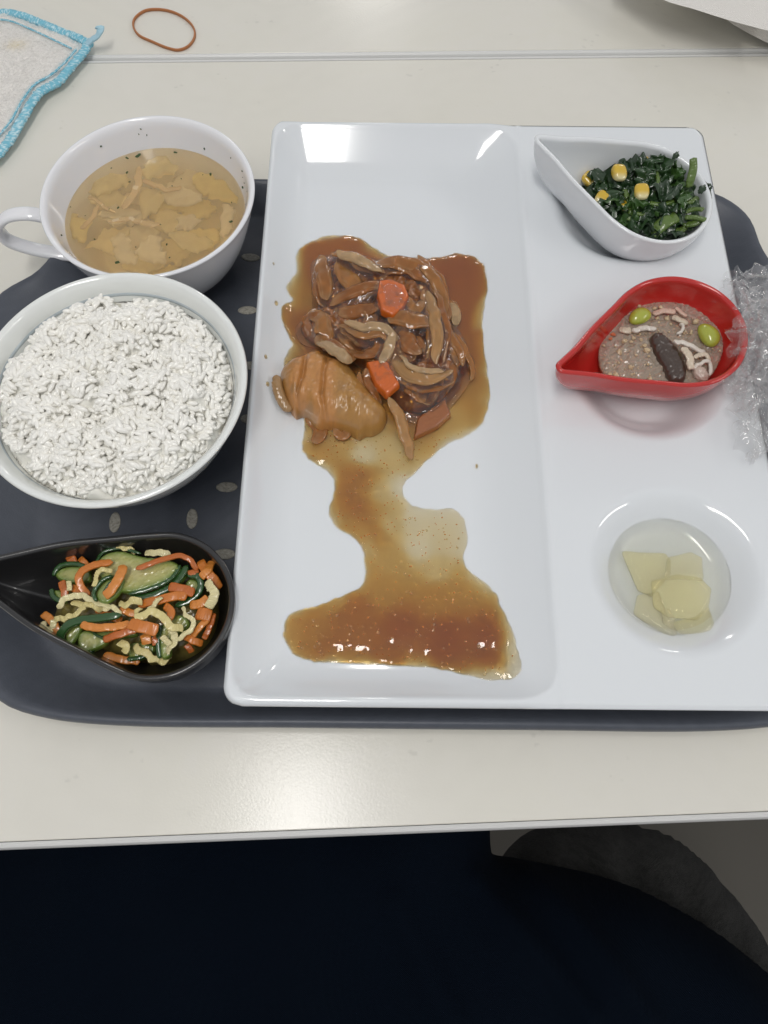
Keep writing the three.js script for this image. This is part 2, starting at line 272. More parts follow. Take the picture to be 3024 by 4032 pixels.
const thick = [...[[-.0275,-.3045,2.4],[-.042,-.2875,2.4],[0.0377,-.2851,2.8],[0.0439,-.2562,2.6],[0.0429,-.2258,2.2],[0.0462,-.2018,1.5],[-.0454,-.2657,1.6],[-.0488,-.249,2.4],[-.0104,-.2556,3.2],[0.0111,-.2354,3.2],[-.0196,-.2768,3.0],[0.0151,-.1967,2.2],[0.0353,-.1923,1.0]], ...[[-.034,-.1771,1.3],[-.0101,-.1713,0.55],[-.0212,-.1793,1.0],[0.0035,-.1745,0.8],[-.0134,-.1582,1.9],[-.0204,-.1503,2.0],[-.0131,-.1417,2.1],[-.0164,-.136,1.6],[-.0058,-.1304,1.6],[-.0008,-.1505,0.8],[0.0063,-.1535,0.6],[0.0029,-.1343,0.8],[0.0151,-.1363,0.5],[0.0301,-.1374,0.5],[0.0168,-.1233,0.45],[0.0324,-.1253,0.6],[0.0047,-.1158,1.0],[0.0252,-.1106,0.8],[-.0003,-.1015,1.4],[0.042,-.1028,1.4],[0.025,-.0983,1.6],[-.0119,-.0893,2.4],[0.0081,-.0827,3.0],[0.0288,-.0795,3.2],[0.0469,-.0789,3.2],[0.0474,-.0714,2.8],[-.0333,-.0823,1.8],[-.0407,-.0814,1.4],[-.0206,-.0741,2.4],[0.0081,-.071,2.4],[0.0573,-.0731,0.7],[0.0585,-.065,0.45],[0.0487,-.0625,0.7]]];
function sauceT(x, z) { let s = 0, w = 0; for (const [tx, tz, t] of thick) { const q = 1 / Math.pow((x - tx) ** 2 + (z - tz) ** 2 + 6e-6, 1.7); s += q * t; w += q; } const t = s / w; return 0.001 * (t < 1 ? 0.02 + 0.90 * Math.pow(t, 2.8) : t - 0.08); }
mesh('sauce_pool', slab(sauceLine, 0.00085, (x, z, d) => plateY(x, z) + 0.00015 + sauceT(x, z) * lerp(edge(d, 0.0062), Math.pow(clamp(d / 0.008), 0.9), sm(-0.3, 0.5, n3(x * 45, 12, z * 45))) * (1 + 0.03 * n3(x * 240, 1, z * 240)), (x, z, d) => plateY(x, z) + 0.00015 - (d > 0 ? 0.0006 : 0.0002)), sauceMat, 'glossy brown sauce pooled across the long plate compartment', 'sauce');
{ // oil beads and specks on the thin sauce, too many to count
  const inPool = (x, z) => nearest(sauceLine, x, z).d > 0.0022, beads = [], specks = [], r2 = mulberry(31), q = new THREE.Quaternion();
  while (beads.length < 130 || specks.length < 420) {
    const x = lerp(-0.05, 0.066, r2()), z = lerp(-0.185, -0.062, r2()), k = r2(); if (!inPool(x, z)) continue;
    const y = plateY(x, z) + sauceT(x, z);
    if (beads.length < 130 && k < 0.3) { const r = 0.00025 + 0.0006 * r2() * r2(); beads.push(new THREE.Matrix4().compose(new THREE.Vector3(x, y + 0.0001, z), q, new THREE.Vector3(r, r * 0.5, r))); }
    else if (specks.length < 420) { const r = 0.00012 + 0.00022 * r2(); specks.push(new THREE.Matrix4().compose(new THREE.Vector3(x, y + 0.00006, z), new THREE.Quaternion().setFromEuler(new THREE.Euler(0, r2() * 6, 0)), new THREE.Vector3(r * 1.6, r * 0.6, r))); }
  }
  const ball = new THREE.SphereGeometry(1, 12, 8), many = (name, list, mat, label, cat) => { const m = shade(new THREE.InstancedMesh(ball, mat, list.length)); list.forEach((a, i) => m.setMatrixAt(i, a)); m.name = numbered(name); scene.add(m); tag(m, label, cat, null, 'stuff'); };
  many('oil_beads', beads, phys([0.97, 0.86, 0.6], { roughness: 0.03, transmission: 0.9, thickness: 0.001, ior: 1.3, clearcoat: 1, clearcoatRoughness: 0.01 }), 'tiny round oil beads floating on the sauce', 'oil beads');
  many('sauce_specks', specks, phys([0.50, 0.20, 0.03], { roughness: 0.3, clearcoat: 1, clearcoatRoughness: 0.05 }), 'fine orange brown specks suspended in the sauce', 'specks');
}
{ // stray drops of the same sauce
  const dropMat = sauceMat.clone(); dropMat.bumpMap = null; dropMat.bumpScale = 0;
  for (const [p, r] of [[[-.0606,0.026,-.2803], 0.0006], [[-.058,0.026,-.2565], 0.0011], [[-.0608,0.027,-.2212], 0.0009], [[-.0591,0.027,-.2062], 0.0010], [[0.0455,0.023,-.1655], 0.0009]]) {
    const o = []; for (let i = 0; i < 14; i++) { const a = i / 14 * 2 * Math.PI; o.push([p[0] + r * Math.cos(a) * 0.75, p[2] + r * Math.sin(a) * 1.5 * R(0.85, 1.1)]); }
    mesh('sauce_drop', slab(o, 0.0003, (x, z, d) => plateY(x, z) + 0.0002 + 0.0006 * edge(d, 0.0008), (x, z) => plateY(x, z) + 0.0001), dropMat, 'tiny dried drop of brown sauce on bare porcelain', 'sauce drop', 'stray sauce drops');
  }
}
const wetBrown = { roughness: 0.22, clearcoat: 1, clearcoatRoughness: 0.05, transmission: 0.35, thickness: 0.0015, ior: 1.4 };
// simmered meat: a rounded slab with three folds running from back to front
{
  const o = smooth([[-.0541,-.2142],[-.05,-.2204],[-.0424,-.2245],[-.0344,-.2269],[-.0285,-.2235],[-.0211,-.2219],[-.016,-.216],[-.0111,-.2094],[-.0057,-.202],[0,-.1956],[0.0013,-.1916],[-.0011,-.1848],[-.0058,-.1812],[-.0097,-.1807],[-.0124,-.1788],[-.0176,-.1815],[-.0263,-.1845],[-.0329,-.1834],[-.0367,-.1871],[-.0412,-.1916],[-.0447,-.1906],[-.0477,-.1942],[-.0515,-.2015]], 5);
  const A = [[-.0401,0.04,-.2208],[-.0411,0.04,-.209],[-.0435,0.04,-.1979],[-.043,0.04,-.1872]], B = [[-.0294,0.04,-.2195],[-.0306,0.04,-.2091],[-.0311,0.04,-.1972],[-.0291,0.04,-.1855]], C = [[-.0182,0.04,-.213],[-.0195,0.04,-.2019],[-.0188,0.04,-.1919],[-.0197,0.04,-.1812]];
  const dist = (L, x, z) => { let b = 1; for (let i = 0; i < L.length - 1; i++) { const dx = L[i + 1][0] - L[i][0], dz = L[i + 1][2] - L[i][2], t = clamp(((x - L[i][0]) * dx + (z - L[i][2]) * dz) / (dx * dx + dz * dz)); b = Math.min(b, Math.hypot(x - L[i][0] - t * dx, z - L[i][2] - t * dz)); } return b; };
  const g = slab(o, 0.0006, (x, z, d) => {
    const e = edge(d, 0.011), f = Math.exp(-((dist(A, x, z) / 0.0012) ** 2)) * 0.0028 + Math.exp(-((dist(B, x, z) / 0.0012) ** 2)) * 0.0024 + Math.exp(-((dist(C, x, z) / 0.0016) ** 2)) * 0.0008;
    return 0.0235 + 0.0155 * e - f * e + 0.0006 * fbm(x * 190, 3, z * 190, 3) * e + 0.00022 * n3(x * 1100, 6, z * 160) * e + 0.0012 * n3(x * 60, 4, z * 60) * e;
  }, () => 0.0232, (x, z, d) => {
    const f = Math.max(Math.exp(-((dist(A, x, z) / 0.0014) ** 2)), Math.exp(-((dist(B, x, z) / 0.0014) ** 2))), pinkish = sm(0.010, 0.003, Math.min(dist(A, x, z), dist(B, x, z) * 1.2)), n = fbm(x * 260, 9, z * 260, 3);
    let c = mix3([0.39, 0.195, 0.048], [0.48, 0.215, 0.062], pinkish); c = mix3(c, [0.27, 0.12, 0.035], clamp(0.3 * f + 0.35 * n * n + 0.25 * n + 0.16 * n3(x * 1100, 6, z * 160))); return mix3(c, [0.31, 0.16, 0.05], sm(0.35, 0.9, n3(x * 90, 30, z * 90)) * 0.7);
  });
  const m = thing('simmered_meat', 'folded piece of pale brown simmered meat lying in the sauce', 'meat');
  part(m, 'meat_body', g, phys([1, 1, 1], { vertexColors: true, roughness: 0.36, clearcoat: 0.55, clearcoatRoughness: 0.12 }));
  part(m, 'skin_flap', sweep([[-.0548,0.033,-.2105],[-.0536,0.032,-.2027],[-.0507,0.03,-.1965],[-.0467,0.028,-.1927]], { w: 0.0055, th: 0.003, n: 30, m: 12, rough: 0.0005, curl: -0.0008, cap: 0.2 }), phys([0.33, 0.19, 0.075], { roughness: 0.3, clearcoat: 0.8, clearcoatRoughness: 0.1 }));
}
// carrots: bevelled chunks
function chunk(poly, base, T, gx = 0, gz = 0, bevel = 0.0012, rough = 0.0002, color) {
  let cx = 0, cz = 0; for (const [x, z] of poly) { cx += x / poly.length; cz += z / poly.length; }
  const b = (x, z) => base + gx * (x - cx) + gz * (z - cz);
  return slab(poly, 0.00055, (x, z, d) => b(x, z) + T * edge(d, bevel) + rough * fbm(x * 420, 2, z * 420, 3) * clamp(d / 0.001), (x, z, d) => b(x, z) - 0.0001 + T * 0.15 * (1 - clamp(d / 0.001)), color);
}
const straight = (pts, k = 4) => { const out = []; pts.forEach((p, i) => { const q = pts[(i + 1) % pts.length]; for (let j = 0; j < k; j++) out.push([lerp(p[0], q[0], (j + 0.12) / k), lerp(p[1], q[1], (j + 0.12) / k)]); }); return smooth(out, 2); };
const glazed = (x, z, d) => { const n = 0.5 + 0.5 * fbm(x * 160, 6, z * 160, 3); return mix3([0.56, 0.11, 0.008], [0.30, 0.075, 0.014], sm(0.5, 0.85, n) * 0.9); };
const carrotMat = phys([1, 1, 1], { vertexColors: true, roughness: 0.25, clearcoat: 0.9, clearcoatRoughness: 0.06 });
const carrotDull = phys([0.30, 0.10, 0.028], { roughness: 0.3, clearcoat: 0.9, clearcoatRoughness: 0.08 });
mesh('carrot_chunk', chunk(straight([[-.004,-.2624],[0.0022,-.2649],[0.0102,-.2623],[0.0126,-.255],[0.0089,-.2449],[0.0039,-.2394],[-.0025,-.2418],[-.0051,-.2528]]), 0.037, 0.0055, -0.25, 0.1, 0.0014, 0.00022, glazed), carrotMat, 'orange carrot chunk half buried at the top of the onion heap', 'carrot');
mesh('carrot_chunk', chunk(straight([[-.0103,-.2168],[0.0005,-.2183],[0.0078,-.2032],[0.0007,-.1967],[-.0051,-.2033]]), 0.033, 0.0045, 0.15, -0.1, 0.0014, 0.00022, glazed), carrotMat, 'bright orange carrot chunk beside the folded meat', 'carrot');
mesh('carrot_chunk', chunk(straight([[0.0142,-.1784],[0.0158,-.1897],[0.0302,-.2021],[0.0336,-.1923],[0.0268,-.1853]]), 0.0236, 0.0045), carrotDull, 'sauce covered brownish carrot chunk at the front edge of the heap', 'carrot');
// onion slices: curved tapering strips
const onionTones = [[0.47, 0.205, 0.055], [0.56, 0.31, 0.115], [0.39, 0.14, 0.03], [0.62, 0.43, 0.23], [0.44, 0.18, 0.045]];
const onionMat = phys([1, 1, 1], { vertexColors: true, roughness: 0.2, clearcoat: 1, clearcoatRoughness: 0.05, transmission: 0.45, thickness: 0.002, ior: 1.14, attenuationColor: col(0.70, 0.40, 0.17), attenuationDistance: 0.006 });
const onionTint = (c) => (t, a, sd) => { const line = Math.pow(0.5 + 0.5 * Math.cos(Math.cos(a) * 17 + 2 * n3(t * 3, sd, 1)), 6), v = 1 + 0.22 * n3(t * 4, Math.cos(a) * 2, sd), pale = sm(0.25, 0.0, Math.min(t, 1 - t)) * 0.35; return mix3(c.map((q) => q * v), [0.62, 0.42, 0.22], clamp(0.32 * line + pale)); };
const onions = [
  [[[-.0254,0.042,-.2818],[-.0188,0.0445,-.2776],[-.0112,0.0445,-.2735],[-.0041,0.042,-.2702]], 70, 3, 1], [[[-.0355,0.033,-.2845],[-.0328,0.037,-.2685],[-.031,0.035,-.2587]], 100, 4, .6], [[[-.0244,0.037,-.2808],[-.0209,0.04,-.2683],[-.0153,0.04,-.2611],[-.0212,0.037,-.2583]], 120, 0, .5],
  [[[-.0046,0.039,-.2767],[0.0047,0.041,-.2781],[0.0149,0.04,-.275],[0.0201,0.037,-.2729]], 115, 4, .5], [[[0.0151,0.036,-.2822],[0.0213,0.039,-.2744],[0.0259,0.038,-.2663],[0.03,0.035,-.2584],[0.0308,0.031,-.2528]], 75, 0, .8],
  [[[-.0278,0.036,-.2544],[-.0185,0.041,-.2577],[-.0102,0.043,-.26],[-.0027,0.043,-.2594]], 85, 2, .8], [[[-.0225,0.037,-.2466],[-.0117,0.04,-.2478],[-.0034,0.041,-.2488]], 95, 2, .6], [[[-.039,0.031,-.2519],[-.0332,0.036,-.2427],[-.0313,0.035,-.234],[-.0361,0.031,-.2338]], 105, 0, .6],
  [[[-.0196,0.041,-.2377],[-.0113,0.044,-.2336],[-.004,0.045,-.2337],[0.0024,0.044,-.2312],[0.0069,0.041,-.2278]], 60, 3, 1], [[[0.0031,0.044,-.229],[0.0018,0.043,-.2225],[-.0016,0.04,-.216]], 62, 3, .8], [[[-.0344,0.036,-.2289],[-.0273,0.041,-.2236],[-.0206,0.042,-.2176],[-.0171,0.039,-.2165]], 72, 3, .9],
  [[[-.0186,0.036,-.225],[-.0095,0.039,-.2208],[-.0039,0.04,-.2245],[-.0028,0.038,-.2322]], 70, 2, .7], [[[0.004,0.038,-.2241],[0.0061,0.041,-.2131],[0.0144,0.042,-.206],[0.0231,0.041,-.2061],[0.0318,0.036,-.2129]], 80, 1, 1], [[[0.0081,0.042,-.2165],[0.0144,0.043,-.2103],[0.0215,0.042,-.2092],[0.0276,0.04,-.2096]], 38, 3, .8],
  [[[0.0029,0.042,-.2411],[0.0105,0.045,-.2383],[0.0215,0.042,-.2384]], 110, 4, .5], [[[0.0065,0.04,-.2338],[0.0109,0.043,-.226],[0.0165,0.042,-.22]], 110, 2, .6], [[[0.0224,0.039,-.2572],[0.025,0.043,-.2421],[0.0264,0.043,-.2285],[0.0255,0.039,-.2174]], 72, 1, .9],
  [[[0.0284,0.034,-.2474],[0.0324,0.038,-.2346],[0.0363,0.037,-.227],[0.0387,0.032,-.2203]], 58, 4, .8], [[[0.034,0.03,-.2418],[0.0413,0.031,-.2293],[0.0452,0.029,-.2199],[0.0439,0.027,-.214]], 36, 0, .8], [[[0.0087,0.034,-.2092],[0.0146,0.037,-.203],[0.0187,0.034,-.1972]], 115, 2, .4],
  [[[0.0217,0.029,-.1979],[0.0245,0.034,-.2019],[0.0271,0.036,-.2081]], 58, 0, .6], [[[0.0027,0.034,-.1966],[0.0068,0.031,-.1893],[0.0107,0.028,-.1792],[0.0123,0.0265,-.1692]], 66, 1, .7], [[[-.0095,0.035,-.2126],[-.0071,0.035,-.2033],[-.0025,0.031,-.1979]], 50, 2, .6],
  [[[0.0346,0.028,-.2592],[0.0375,0.029,-.2528],[0.0366,0.027,-.2481]], 62, 3, .5], [[[0.0094,0.04,-.2543],[0.0147,0.041,-.2475],[0.019,0.039,-.2531]], 70, 0, .5], [[[-.0152,0.037,-.2543],[-.0083,0.039,-.2448],[-.0099,0.037,-.2363]], 85, 4, .5], [[[-.0214,0.036,-.2369],[-.0147,0.038,-.2316],[-.0097,0.036,-.2282]], 80, 0, .6],
  [[[-.0433,0.028,-.2485],[-.0396,0.032,-.2486],[-.0336,0.034,-.2482]], 60, 2, .6], [[[-.0382,0.0265,-.1904],[-.0331,0.0268,-.1839],[-.0337,0.0262,-.177]], 80, 4, .4], [[[0.0298,0.031,-.2252],[0.0335,0.033,-.2143],[0.0311,0.031,-.2071]], 70, 2, .6], [[[-.0251,0.0262,-.1834],[-.0203,0.0266,-.1814],[-.018,0.027,-.1858]], 60, 0, .4]];
const onionKind = (tone) => (tone === 3 || tone === 1 ? 1 : 0);
function onion(p, w, tone, curl, label) {
  const W_ = w * 0.000092, n = p.length, ext = (a, b) => a.map((v, k) => v + 0.22 * (v - b[k])), q = [ext(p[0], p[1]), ...p.slice(1, -1), ext(p[n - 1], p[n - 2])].map(([x, y, z]) => [x, Math.max(y - 0.0015, 0.0247 + W_ * 0.1), z]);
  mesh('onion_slice', sweep(q, { w: W_, th: 0.0010, n: 48, m: 26, e: 0.5, curl: -curl * W_ * 0.2, cap: 0.14, wob: 0.0009, wf: 90, twist: R(-0.9, 0.9), rough: 0.00012, ridge: 0.00013, taper: (t) => 0.45 + 0.55 * Math.pow(Math.sin(Math.PI * t), 0.6), color: onionTint(onionTones[tone]) }), onionMat, label ?? ['brown glossy onion slice in the heap of simmered vegetables', 'pale curved onion slice lying on top of the simmered heap'][onionKind(tone)], 'onion', label ? 'singular onion slices of the simmered heap' : ['brown onion slices of the simmered heap', 'pale onion slices of the simmered heap'][onionKind(tone)]);
}
const onionNames = { 0: 'pale lens shaped onion slice at the back of the heap', 8: 'pale curved onion slice between the two bright carrot chunks', 10: 'pale onion slice resting on top of the folded meat', 12: 'widest curved onion band behind the sauce covered carrot', 18: 'thin onion sliver lying in sauce on the divider side', 21: 'long onion tail hanging out of the heap into thin sauce', 23: 'small pale onion piece alone in the thick sauce' };
onions.forEach(([p, w, tone, curl], i) => onion(p, w, tone, curl, onionNames[i]));
onions.forEach(([p, w, tone, curl], i) => { if (i === 18 || i === 21 || i > 26) return; for (let k = 0; k < 2; k++) { const dx = R(-0.0045, 0.0045), dz = R(-0.004, 0.004), dy = -R(0.0015, 0.0035); onion(p.map(([x, y, z]) => [x + dx + R(-0.001, 0.001), y + dy, z + dz + R(-0.001, 0.001)]), w * R(0.6, 1), [0, 2, 4][(i + k) % 3], curl); } });
// cooked-down vegetables and thick sauce under the slices
mesh('simmered_heap', slab(smooth([[-.0373,-.2879],[-.0233,-.2913],[-.0021,-.2883],[0.0172,-.2863],[0.0284,-.2713],[0.0306,-.2514],[0.037,-.2353],[0.0382,-.2196],[0.0313,-.208],[0.023,-.1967],[0.0117,-.1947],[0.0028,-.2039],[-.0047,-.2133],[-.0147,-.2228],[-.0309,-.2325],[-.042,-.2384],[-.0449,-.2464],[-.036,-.2568],[-.0376,-.2737]], 5), 0.0009, (x, z, d) => 0.0245 + 0.011 * edge(d, 0.022) * (0.9 + 0.35 * fbm(x * 130, 0, z * 130, 3)), () => 0.0238), phys([0.27, 0.098, 0.026], { roughness: 0.2, clearcoat: 1, clearcoatRoughness: 0.06 }), 'dark brown base of thick sauce and softened onions under the heap', 'stew');

{ // sauce clinging over the slices: drape over the heap's own surface, tallest pieces stick out
  const cell = 0.0008, x0 = -0.06, z0 = -0.31, nx = 150, nz = 150, H = new Float32Array(nx * nz).fill(0.0255), v = new THREE.Vector3();
  scene.updateMatrixWorld(true);
  for (const o of scene.children) if (/^(onion_slice|simmered_heap|carrot_chunk)/.test(o.name)) { const p = o.geometry.attributes.position; for (let i = 0; i < p.count; i++) { v.fromBufferAttribute(p, i); const a = Math.round((v.x - x0) / cell), b = Math.round((v.z - z0) / cell); if (a > 0 && b > 0 && a < nx && b < nz) H[b * nx + a] = Math.max(H[b * nx + a], v.y); } }
  let A = H; for (let k = 0; k < 3; k++) { const B = new Float32Array(A); for (let j = 2; j < nz - 2; j++) for (let i = 2; i < nx - 2; i++) { let q = 0; for (let b = -2; b <= 2; b++) for (let a = -2; a <= 2; a++) q += A[(j + b) * nx + i + a]; B[j * nx + i] = q / 25; } A = B; }
  const top = (x, z) => { const u = clamp((x - x0) / cell, 0, nx - 2), w = clamp((z - z0) / cell, 0, nz - 2), i = Math.floor(u), j = Math.floor(w), a = u - i, b = w - j; return lerp(lerp(A[j * nx + i], A[j * nx + i + 1], a), lerp(A[(j + 1) * nx + i], A[(j + 1) * nx + i + 1], a), b); };
  const g = slab(smooth([[-.0407,-.2894],[-.0233,-.2946],[-.0021,-.2904],[0.0207,-.289],[0.0318,-.2729],[0.0355,-.252],[0.0426,-.2359],[0.0445,-.2164],[0.0358,-.2003],[0.0227,-.1873],[0.0116,-.189],[0.0036,-.199],[-.0046,-.2101],[-.0147,-.221],[-.0306,-.2301],[-.0442,-.2349],[-.048,-.2449],[-.0401,-.2553],[-.0408,-.2721]], 5), 0.0007, (x, z, d) => lerp(0.0252, top(x, z) + 0.0002 + 0.00025 * n3(x * 420, 3, z * 420), sm(0, 0.005, d)), (x, z, d) => lerp(0.0246, Math.max(0.0246, top(x, z) - 0.0052), sm(0, 0.006, d)));
  const m = sauceMat.clone(); m.attenuationDistance = 0.0062; m.bumpScale = 0.00015;
  mesh('sauce_glaze', g, m, 'glossy brown sauce coating the heap of onions and carrots', 'sauce');
}

// ---------------------------------------------------------------- rice bowl and rice
function lathe(profile, seg = 128) { const g = new THREE.LatheGeometry(profile.map(([r, y]) => new THREE.Vector2(r, y)), seg); g.deleteAttribute('uv'); g.deleteAttribute('normal'); const m = weld(g); m.computeVertexNormals(); return m; }
const bowlSpot = [-0.1245, -0.1858], BR = 0.0617, BH = 0.061;
const bowlOut = (y) => { const t = clamp((y - 0.007) / (BH - 0.007)); return 0.024 + (BR - 0.024) * Math.pow(t, 0.52); };
const bowlGlaze = phys([0.79, 0.81, 0.79], { roughness: 0.13, clearcoat: 0.5, clearcoatRoughness: 0.04 });
{
  const b = thing('rice_bowl', 'white glazed rice bowl with a thin grey blue line inside the rim', 'bowl');
  b.position.set(bowlSpot[0], 0.0041, bowlSpot[1]);
  const pr = [[0.0, 0.004], [0.019, 0.004], [0.020, 0.0], [0.0235, 0.0], [0.0238, 0.005], [0.026, 0.0075]];
  for (let i = 1; i <= 14; i++) { const y = lerp(0.0085, BH - 0.0016, i / 14); pr.push([bowlOut(y), y]); }
  pr.push([BR + 0.0002, BH - 0.0007], [BR - 0.0005, BH], [BR - 0.0018, BH + 0.0002], [BR - 0.0030, BH - 0.0006]);
  for (let i = 0; i <= 12; i++) { const y = lerp(BH - 0.003, 0.0125, i / 12); pr.push([bowlOut(y) - 0.0036, y]); }
  pr.push([0.012, 0.0108], [0, 0.0106]);
  part(b, 'bowl_body', lathe(pr, 160), bowlGlaze);
  const st = []; for (const y of [BH - 0.0075, BH - 0.0083, BH - 0.009]) st.push([bowlOut(y) - 0.0036 - 0.00008, y]);
  part(b, 'painted_line', lathe([[st[0][0] + 0.0004, st[0][1]], ...st, [st[2][0] + 0.0004, st[2][1]]], 160), phys([0.50, 0.56, 0.60], { roughness: 0.2, clearcoat: 0.4 }));
}
const riceTop = (x, z) => { // heap height above the tray, x and z from the bowl's middle
  const r = Math.hypot(x, z) / 0.054;
  return 0.0535 + 0.0125 * (1 - r * r) - 0.006 * sm(0.75, 1.05, r) + 0.0056 * n3(x * 55 + 3, 0.3, z * 55) + 0.0020 * n3(x * 115, 7, z * 115) - 0.006 * Math.exp(-(((x + 0.004) / 0.008) ** 2 + ((z - 0.022) / 0.012) ** 2)) + 0.003 * Math.exp(-(((x + 0.036) / 0.014) ** 2 + ((z - 0.012) / 0.02) ** 2));
};
{
  const rice = thing('cooked_rice', 'heap of steamed white rice filling the white rice bowl', 'rice');
  rice.position.set(bowlSpot[0], 0.0041, bowlSpot[1]);
  const riceMat = phys([0.915, 0.90, 0.845], { roughness: 0.3, clearcoat: 0.7, clearcoatRoughness: 0.1 });
  const outline = []; for (let i = 0; i < 64; i++) { const a = i / 64 * 2 * Math.PI; outline.push([0.0535 * Math.cos(a), 0.0535 * Math.sin(a)]); }
  part(rice, 'rice_mass', slab(outline, 0.001, (x, z, d) => Math.min(riceTop(x, z) - 0.0008 + 0.0004 * n3(x * 480, 60, z * 480), 0.03 + 0.05 * edge(d, 0.006)), (x, z) => { const r = Math.hypot(x, z); return Math.max(0.0135, 0.0085 + 0.05 * Math.pow(clamp((r - 0.018) / 0.04), 1.9)) + 0.001; }), phys([0.91, 0.895, 0.83], { roughness: 0.4, clearcoat: 0.4, clearcoatRoughness: 0.15 })).userData.kind = 'stuff';
  const grainGeos = [0, 1, 2, 3].map((k) => { const g = new THREE.SphereGeometry(1, 12, 8), p = g.attributes.position; g.rotateZ(Math.PI / 2); for (let i = 0; i < p.count; i++) { const x = p.getX(i), y = p.getY(i), z = p.getZ(i), t = 1 - 0.14 * x * (k % 2 ? 1 : -0.5), bend = (0.00022 + 0.00014 * k) * (1 - x * x); p.setXYZ(i, 0.00285 * (0.92 + 0.06 * k) * Math.sign(x) * Math.pow(Math.abs(x), 0.9), 0.00108 * y * t + bend, 0.00122 * z * t); } g.deleteAttribute('uv'); g.deleteAttribute('normal'); const m = weld(g); m.computeVertexNormals(); return m; });
  const list = [];
  for (let i = 0; i < 3100; i++) {
    const r = 0.0512 * Math.sqrt(rnd()), a = rnd() * 2 * Math.PI, x = r * Math.cos(a), z = r * Math.sin(a), lift = i < 900 ? R(-0.0008, 0) : R(-0.0002, 0.0012) + 0.0014 * Math.max(0, n3(x * 110, 20, z * 110));
    const m = new THREE.Matrix4().compose(new THREE.Vector3(x, riceTop(x, z) + lift, z), new THREE.Quaternion().setFromEuler(new THREE.Euler(R(-0.6, 0.6), R(0, 6.28), R(-0.34, 0.34) + (rnd() < 0.05 ? 0.6 : 0))), new THREE.Vector3(1, 1, 1).multiplyScalar(R(0.85, 1.15)));
    list.push({ m, score: lift + R(0, 0.0006), k: i % 4 });
  }
  list.sort((p, q) => q.score - p.score);
  for (const { m, k } of list.slice(0, 300)) { const g = part(rice, 'rice_grain', grainGeos[k], riceMat); g.applyMatrix4(m); }
  const rest = list.slice(300), geos = [];
  for (const { m, k } of rest) geos.push(grainGeos[k].clone().applyMatrix4(m));
  part(rice, 'packed_grains', mergeGeometries(geos), riceMat).userData.kind = 'stuff';
}
// ---------------------------------------------------------------- soup cup
const CUP = [-0.1252, -0.306], CR = 0.0558, CH = 0.0523, SOUP = 0.0372;
const cupOut = (y) => { const t = clamp((y - 0.004) / (CH - 0.004)); return 0.027 + (CR - 0.027) * Math.pow(t, 0.43); };
{
  const c = thing('soup_cup', 'wide white soup cup with one loop handle and clear soup', 'cup');
  c.position.set(CUP[0], 0.0041, CUP[1]);
  const pr = [[0, 0.003], [0.021, 0.003], [0.022, 0], [0.0255, 0], [0.0268, 0.003]];
  for (let i = 1; i <= 16; i++) { const y = lerp(0.0042, CH - 0.0014, Math.pow(i / 16, 1.5)); pr.push([cupOut(y), y]); }
  pr.push([CR + 0.0001, CH - 0.0006], [CR - 0.0004, CH], [CR - 0.0014, CH + 0.0003], [CR - 0.0024, CH - 0.0003]);
  for (let i = 0; i <= 16; i++) { const y = lerp(CH - 0.002, 0.0075, i / 16); pr.push([cupOut(y) - 0.0031, y]); }
  pr.push([0.012, 0.0062], [0, 0.006]);
  const cupMat = phys([0.815, 0.82, 0.845], { roughness: 0.13, clearcoat: 0.5, clearcoatRoughness: 0.04 });
  part(c, 'cup_body', lathe(pr, 160), cupMat);
  const h = [[-0.0500, 0.036, 0.006], [-0.0560, 0.0405, 0.006], [-0.0660, 0.0435, 0.0065], [-0.0770, 0.0415, 0.007], [-0.0845, 0.034, 0.0075], [-0.0840, 0.0250, 0.0075], [-0.0750, 0.0180, 0.007], [-0.0600, 0.0130, 0.0065], [-0.0440, 0.0105, 0.006]];
  part(c, 'handle', sweep(h, { w: 0.0085, th: 0.0048, n: 60, m: 20, e: 0.9, up: [0, 0, 1], twist: () => Math.PI / 2, cap: 0.01, taper: (t) => 1 + 0.5 * sm(0.12, 0, t) + 0.4 * sm(0.9, 1, t) }), cupMat);
  const soup = [];
  for (let i = 0; i <= 14; i++) { const y = lerp(0.0068, SOUP, i / 14); soup.push([Math.max(0.01, cupOut(y) - 0.0026), y]); }
  const top = soup[soup.length - 1][0];
  soup.push([top - 0.0006, SOUP - 0.0003], [top - 0.002, SOUP - 0.0005], [0.02, SOUP - 0.0005], [0, SOUP - 0.0005]);
  const s = mesh('clear_soup', lathe([[0, 0.0050], [0.008, 0.0050], ...soup], 128), phys([1, 0.81, 0.52], { roughness: 0.02, transmission: 0.88, thickness: 0.03, ior: 1.12, attenuationColor: col(0.96, 0.72, 0.33), attenuationDistance: 0.10, clearcoat: 1, clearcoatRoughness: 0.01 }), 'clear amber soup inside the white cup', 'soup');
  s.position.copy(c.position);
}
const sY = 0.0041 + SOUP - 0.0005;
const cabMats = [...[[0.98, 0.93, 0.72], [0.99, 0.96, 0.88], [0.97, 0.90, 0.58]].map((c) => phys(c, { roughness: 0.3, transmission: 0.75, thickness: 0.002, ior: 1.06, attenuationColor: col(...c), attenuationDistance: 0.006 }))];
